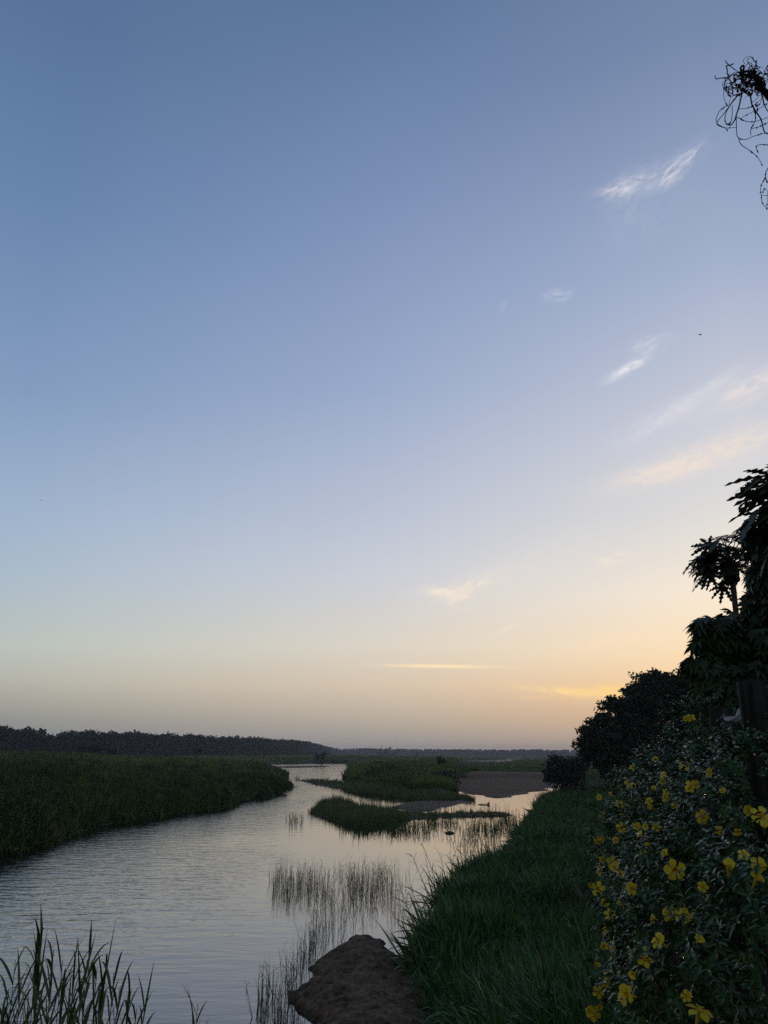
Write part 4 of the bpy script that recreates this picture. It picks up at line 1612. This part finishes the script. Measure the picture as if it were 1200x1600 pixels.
for (px, py, y, rx, ry, n) in lt_e:
    c, r = ell(px, py, y, rx, ry)
    c, r = np.array(c), np.array(r)
    tm.add(*tube(smooth_line([tpt * .6 + gx * .4, (tpt + c) / 2 + rng.normal(0, .08, 3), c], 7), np.linspace(.035, .008, 7), 6))
    n = int(n * 1.7)
    d = rand_dirs(n, rng)
    d[:, 1] -= .3
    d = norm(d)
    P = c + d * r * rng.uniform(.55, 1.0, n)[:, None]
    for p, dn in zip(P, d):
        ax = norm(dn * .8 + np.array([0, 0, -.75]) + rng.normal(0, .35, 3))
        nr = norm(np.cross(ax, perp(ax[None])[0]) * .6 + norm(dn + np.array([0, 0, .8])))
        st = p - ax * .06 + np.array([0, 0, .03])
        tm.add(*strips((st - (p - c) * .25)[None], (p - st + (p - c) * .25)[None], perp(ax[None]), [np.linalg.norm(p - st + (p - c) * .25)], [.005], [0], [1, 1]))
        palmate(p, ax, nr, rng.uniform(.10, .18), 5, 1.55, LOB5, .36, rng.uniform(.1, .5), cm, rng)
part('trunk', tm, M['bark'], lt)
part('crown', cm, M['leafy'], lt)


def papaya(name, base, top, label, nleaf, pet, blade, seed, fruit=True, aim=None, trunk_r=.055):
    r = np.random.default_rng(seed)
    o = thing(name, base, label, 'papaya tree')
    base, top = np.array(base), np.array(top)
    tr = MB()
    pts = smooth_line([base - [0, 0, .2], base * .6 + top * .4 + [.05, 0, 0], top], 16)
    rad = np.linspace(trunk_r * 1.25, trunk_r * .75, 16) * (1 + .04 * np.sin(np.arange(16) * 2.3))
    tr.add(*tube(pts, rad, 10))
    part('trunk', tr, M['palebark'], o, True)
    for i in range(nleaf):
        az = i * 2.4 + r.normal(0, .25)
        e = r.uniform(-.15, 1.1) if i < nleaf * .85 else r.uniform(-.5, -.1)
        if aim is not None and i % 2 == 0:
            az = aim + r.normal(0, .7)
        d = np.array([math.cos(az) * math.cos(e), math.sin(az) * math.cos(e), math.sin(e)])
        st = top - np.array([0, 0, r.uniform(0, .22)])
        L = pet * r.uniform(.7, 1.15)
        ln = smooth_line([st, st + d * L * .55 + [0, 0, .03], st + d * L - [0, 0, .08 * L]], 7)
        mb = MB()
        mb.add(*tube(ln, np.linspace(.010, .006, 7), 5))
        ax = norm(d * [1, 1, .4] + np.array([0, 0, -.32]))
        nr = norm(np.array([0, 0, 1.]) + d * .35 + r.normal(0, .25, 3))
        palmate(ln[-1], ax, nr, blade * r.uniform(.8, 1.15), 7, 2.2, PAP, .42, r.uniform(.05, .4), mb, r, .05)
        part('leaf', mb, M['papaya'], o)
    if fruit:
        for i in range(11):
            az = i * 2.2
            c = top + np.array([math.cos(az) * .075, math.sin(az) * .075, -.14 - .022 * i])
            mb = MB()
            zz_ = np.linspace(-1, 1, 9)
            rr_ = np.sqrt(np.clip(1 - zz_ ** 2, 0.0004, 1)) * (1 - .15 * zz_)
            mb.add(*tube([c + np.array([math.cos(az) * .02 * -z, math.sin(az) * .02 * -z, z * .085]) for z in zz_], rr_ * .045, 10))
            part('fruit', mb, M['fruit'], o, True)
    return o


pa = papaya('papaya_tree', gbase(1150, 11.5), at_y(1141, 872, 11.5), 'slim papaya tree with a bunch of fruit under its crown, against the sunset sky', 56, .42, .30, 61, True, 3.4, .052)
# one dead leaf hanging from it
dp = at_y(1131, 893, 11.5)
mb = MB()
e = at_y(1127, 908, 11.5)
mb.add(*tube([at_y(1138, 880, 11.5), (dp + e) / 2 + [0, 0, .08], e], .004, 4))
for k in range(7):
    palmate(e - [0, 0, .02 * k], np.array([RNG.normal(0, .4), RNG.normal(0, .4), -1.]), norm(RNG.normal(0, 1, 3)), .09, 5, 1.4, PAP, .6, .1, mb, RNG)
part('dead_leaf', mb, M['vine'], pa, False, 'withered brown leaf hanging on its stalk')
papaya('papaya_tree', gbase(1272, 8.2), at_y(1282, 790, 8.2), 'papaya tree at the right edge, only its big lobed leaves reaching into view', 36, .66, .5, 73, False, 3.0, .075)


# ------------------------------------------------------------------ bare branch and dry vine, top right
def crop(x, y, dpt):
    return at_y(1060 + x / 5.336, 60 + y / 5.336, dpt)


VD = 4.6
bt_base = gbase(1400, 5.4)
bt = thing('bare_tree', bt_base, 'leafless tree whose broken branch tip pokes in at the upper right edge', 'tree')
mb = MB()
b0 = np.array(bt_base)
tt = at_y(1420, 330, 5.4)
up2 = tt + np.array([.5, .4, 2.6])
mb.add(*tube(smooth_line([b0 - [0, 0, .3], b0 * .65 + tt * .35 + [.16, .1, 0], b0 * .3 + tt * .7 + [-.1, .05, 0], tt, (tt + up2) / 2 + [-.15, .1, .1], up2], 22), np.linspace(.21, .025, 22) * (1 + .06 * np.sin(np.arange(22) * 1.7)), 11))
part('trunk', mb, M['bark'], bt, True)
lr = np.random.default_rng(17)
for q, (f, dx, dy, dz_, rd) in enumerate(((.72, 1.5, .9, 1.3, .07), (.86, .9, -1.2, 1.6, .06), (1.0, .7, 1.5, 1.5, .055), (.6, .8, 1.6, .8, .06), (1.12, 1.2, .3, 1.4, .04))):
    st = b0 * (1 - f) + tt * f if f <= 1 else tt * .6 + up2 * .4
    e = st + np.array([dx, dy, dz_])
    ln = smooth_line([st, (st + e) / 2 + lr.normal(0, .15, 3), e], 12)
    mb = MB()
    mb.add(*tube(ln, np.linspace(rd, rd * .25, 12), 7))
    for k in range(5):
        p0 = ln[int(lr.integers(4, 12))]
        e2 = p0 + lr.normal(0, .4, 3) + np.array([dx, dy, dz_]) * .25
        mb.add(*tube(smooth_line([p0, (p0 + e2) / 2 + lr.normal(0, .06, 3), e2], 7), np.linspace(rd * .3, .004, 7), 5))
    part('branch', mb, M['bark'], bt, True)
mb = MB()
br = smooth_line([tt - [0, 0, .3], at_y(1300, 230, 5.0), crop(747, 470, VD), crop(690, 400, VD), crop(650, 340, VD), crop(620, 285, VD), crop(560, 275, VD), crop(490, 285, VD)], 26)
mb.add(*tube(br, np.concatenate([np.linspace(.06, .024, 9), np.linspace(.022, .005, 17)]), 8))
part('branch', mb, M['vine'], bt, True)

vr = np.random.default_rng(91)
vine = thing('dry_vine', crop(560, 300, VD), 'tangle of dead black vine tendrils hanging from the branch tip against the sky', 'vine')
TEN = [([(500, 280), (430, 320), (385, 380), (395, 440), (440, 480), (495, 465)], 1), ([(470, 285), (400, 330), (378, 420), (382, 500), (412, 562), (435, 500)], .8), ([(405, 555), (340, 610), (315, 690), (370, 740), (440, 745), (482, 738)], .9),
       ([(500, 470), (430, 560), (390, 640), (400, 710), (440, 690), (450, 560)], 1.2), ([(490, 470), (400, 600), (320, 710), (390, 748), (408, 770)], 1.1), ([(525, 480), (505, 570), (482, 640), (470, 680), (440, 720), (395, 715)], 1.9),
       ([(482, 640), (485, 760), (500, 830), (560, 842), (640, 812), (720, 790), (760, 795)], 1), ([(500, 830), (520, 880), (600, 940), (660, 990), (702, 1064)], .9), ([(600, 460), (610, 540), (640, 600), (690, 680), (716, 780), (760, 792)], 1.9),
       ([(640, 610), (642, 680), (607, 750), (602, 808)], 1.2), ([(610, 750), (660, 742), (760, 695)], .8), ([(480, 650), (560, 690), (640, 692), (760, 655)], .9), ([(500, 590), (580, 580), (640, 550), (690, 500)], .8),
       ([(530, 660), (600, 622), (700, 570), (760, 530)], .7), ([(700, 480), (720, 560), (765, 640)], 1.4), ([(760, 890), (690, 885), (650, 897), (655, 930), (668, 958)], 1), ([(640, 300), (590, 235), (640, 232), (700, 242)], .7),
       ([(655, 180), (640, 240), (625, 285)], .7), ([(765, 1060), (728, 1120), (735, 1190), (765, 1210)], 1.1), ([(730, 1150), (690, 1230), (692, 1302), (765, 1312)], .8), ([(690, 1300), (700, 1370), (735, 1412), (765, 1440)], .8),
       ([(705, 1290), (712, 1258), (740, 1280), (738, 1420)], .7), ([(640, 560), (665, 590), (640, 620), (625, 575)], .8), ([(660, 300), (700, 350), (720, 300), (760, 330)], .9), ([(700, 420), (690, 520), (660, 560), (640, 545)], .8)]
for line, th in TEN:
    P = np.array([crop(x, y, VD + vr.normal(0, .1)) for x, y in line])
    P = smooth_line(P, 26)
    P = P + vr.normal(0, .0009, P.shape)
    mb = MB()
    mb.add(*tube(P, .0028 * th * np.linspace(1.15, .8, 26), 5))
    for q in range(4):       # knots and buds
        c = P[int(vr.integers(2, 26))]
        mb.add(*tube([c + [0, 0, .008], c, c - [0, 0, .008]], [.002, .0062, .002], 6))
    part('tendril', mb, M['vine'], vine, True)
mb = MB()
for q in range(70):
    c = np.array([vr.normal(560, 62), vr.normal(365, 52)])
    if vr.random() < .35:
        c = np.array([vr.uniform(600, 770), vr.uniform(260, 400)])
    a_ = vr.uniform(0, 6.28)
    ln = []
    for k in range(6):
        ln.append(crop(c[0], c[1], VD + vr.normal(0, .06)))
        a_ += vr.normal(.5, .6)
        c = c + 32 * np.array([math.cos(a_), math.sin(a_)])
    mb.add(*tube(smooth_line(ln, 16), .0030 * vr.uniform(.6, 1.6), 4))
for q in range(26):
    c = crop(vr.normal(560, 60), vr.normal(380, 50), VD + vr.normal(0, .05))
    mb.add(*tube([c + [0, 0, .016], c, c - [0, 0, .016]], [.003, .012, .003], 6))
part('twig_tangle', mb, M['vine'], vine, True)
mb = MB()   # the vine's dead stem wound along the branch
wd = []
for i in range(26):
    wd.append(br[i] + .03 * np.array([math.cos(i * 1.3), math.sin(i * 1.3), math.sin(i * .9)]))
mb.add(*tube(smooth_line(wd, 60), .008, 5))
part('vine_stem', mb, M['vine'], vine, True)


# ------------------------------------------------------------------ small things
def bird(px, py, y, span, label, tilt):
    c = at_y(px, py, y)
    V, Q, T = [], [], []
    n = 9
    xs = np.linspace(-.5, .5, n)
    rad = np.array([.01, .045, .06, .085, .09, .08, .06, .05, .008]) * span
    tb = tube([(0, t * span, 0) for t in xs], rad, 8)
    mb = MB()
    mb.add(*tb)
    for s in (-1, 1):
        k = [(s * .04, .14, 0), (s * .25, .2, .12), (s * .5, .12, .22), (s * .28, .04, .1), (s * .04, -.1, 0)]
        v = np.array(k) * span
        v = np.vstack([v, v - [0, 0, .012 * span]])
        mb.add(v, [[0, 1, 3, 4], [5, 9, 8, 6], [0, 5, 6, 1], [3, 8, 9, 4]], [[1, 2, 3], [6, 8, 7], [1, 6, 7], [1, 7, 2], [2, 7, 8], [2, 8, 3]])
    mb.add(np.array([(-.07, -.5, 0), (.07, -.5, 0), (.03, -.32, .01), (-.03, -.32, .01), (-.07, -.5, -.01), (.07, -.5, -.01), (.03, -.32, 0), (-.03, -.32, 0)]) * span, [[0, 1, 2, 3], [7, 6, 5, 4], [0, 4, 5, 1]])
    o = mb.obj('bird', M['bird'])
    o.location = c
    o.rotation_euler = (0, tilt, 1.9)
    tag(o, label, 'bird')


bird(1094, 523, 60, .42, 'small dark bird in flight, high in the right of the sky', -.5)
bird(65, 782, 150, .45, 'faint speck of a bird far off in the left of the sky', .2)

lg = on_plane(757, 1257.5, 0)
o = MB()
P = smooth_line([lg + [-.75, 0, .02], lg + [-.3, .05, .06], lg + [.2, 0, .07], lg + [.62, .03, .12]], 14)
o.add(*tube(P, [.02, .03, .04, .045, .05, .05, .05, .05, .05, .055, .07, .1, .1, .05], 9))
o.add(*tube([P[11], P[11] + [.1, 0, .22], P[11] + [.16, .02, .32]], [.06, .045, .02], 6))
o = o.obj('driftwood', M['drift'], None, True)
tag(o, 'thin dark log with a stub end floating in the calm pool', 'driftwood')

sp = on_plane(703, 1302, 0)
u_, v_ = np.meshgrid(np.linspace(0, 2 * math.pi, 25)[:-1], np.linspace(-.4, 1.5708, 10), indexing='ij')
rr_ = 1 + .35 * (fbm(np.cos(u_) * 2 + 5, np.sin(u_) * 2 + v_ * 2 + 5, 5, 3) - .5)
V = np.stack([.36 * rr_ * np.cos(u_) * np.cos(v_), .3 * rr_ * np.sin(u_) * np.cos(v_), .14 * rr_ * np.sin(v_)], -1) + sp
Q = []
for i in range(24):
    for j in range(9):
        Q.append([i * 10 + j, ((i + 1) % 24) * 10 + j, ((i + 1) % 24) * 10 + j + 1, i * 10 + j + 1])
o = link('mud_lump', mesh_from('mud_lump', V.reshape(-1, 3), Q, None, M['rock'], True))
tag(o, 'low dark lump of mud breaking the water near the right bank reeds', 'mud lump')

# ------------------------------------------------------------------ haze
hz = MB()
x0, x1, y0, y1, z0, z1 = -3100, 3100, -3100, 3300, -4, 34
hz.add([(x0, y0, z0), (x1, y0, z0), (x1, y1, z0), (x0, y1, z0), (x0, y0, z1), (x1, y0, z1), (x1, y1, z1), (x0, y1, z1)],
       [[0, 3, 2, 1], [4, 5, 6, 7], [0, 1, 5, 4], [1, 2, 6, 5], [2, 3, 7, 6], [3, 0, 4, 7]])
hm = bpy.data.materials.new('haze_air')
hm.use_nodes = True
hn = hm.node_tree
for n in list(hn.nodes):
    if n.type != 'OUTPUT_MATERIAL':
        hn.nodes.remove(n)
pv = hn.nodes.new('ShaderNodeVolumePrincipled')
pv.inputs['Color'].default_value = (.80, .83, .90, 1)
pv.inputs['Density'].default_value = .00023
pv.inputs['Anisotropy'].default_value = .2
hn.links.new(pv.outputs[0], hn.nodes['Material Output'].inputs['Volume'])
ho = hz.obj('haze', hm)
tag(ho, 'thin evening haze lying over the river plain', 'haze', None, 'stuff')

# ------------------------------------------------------------------ render settings
SC.render.engine = 'CYCLES'
SC.render.filter_size = 1.3
cy = SC.cycles
cy.max_bounces = 5
cy.diffuse_bounces = 3
cy.glossy_bounces = 3
cy.transmission_bounces = 2
cy.volume_bounces = 0
cy.transparent_max_bounces = 4
cy.use_denoising = False
cy.use_adaptive_sampling = False
hm.cycles.volume_sampling = 'DISTANCE'
cy.caustics_reflective = False
cy.caustics_refractive = False
SC.view_settings.view_transform = 'Standard'
SC.view_settings.look = 'None'
SC.view_settings.exposure = 0
SC.view_settings.gamma = 1
SC.view_settings.use_curve_mapping = False
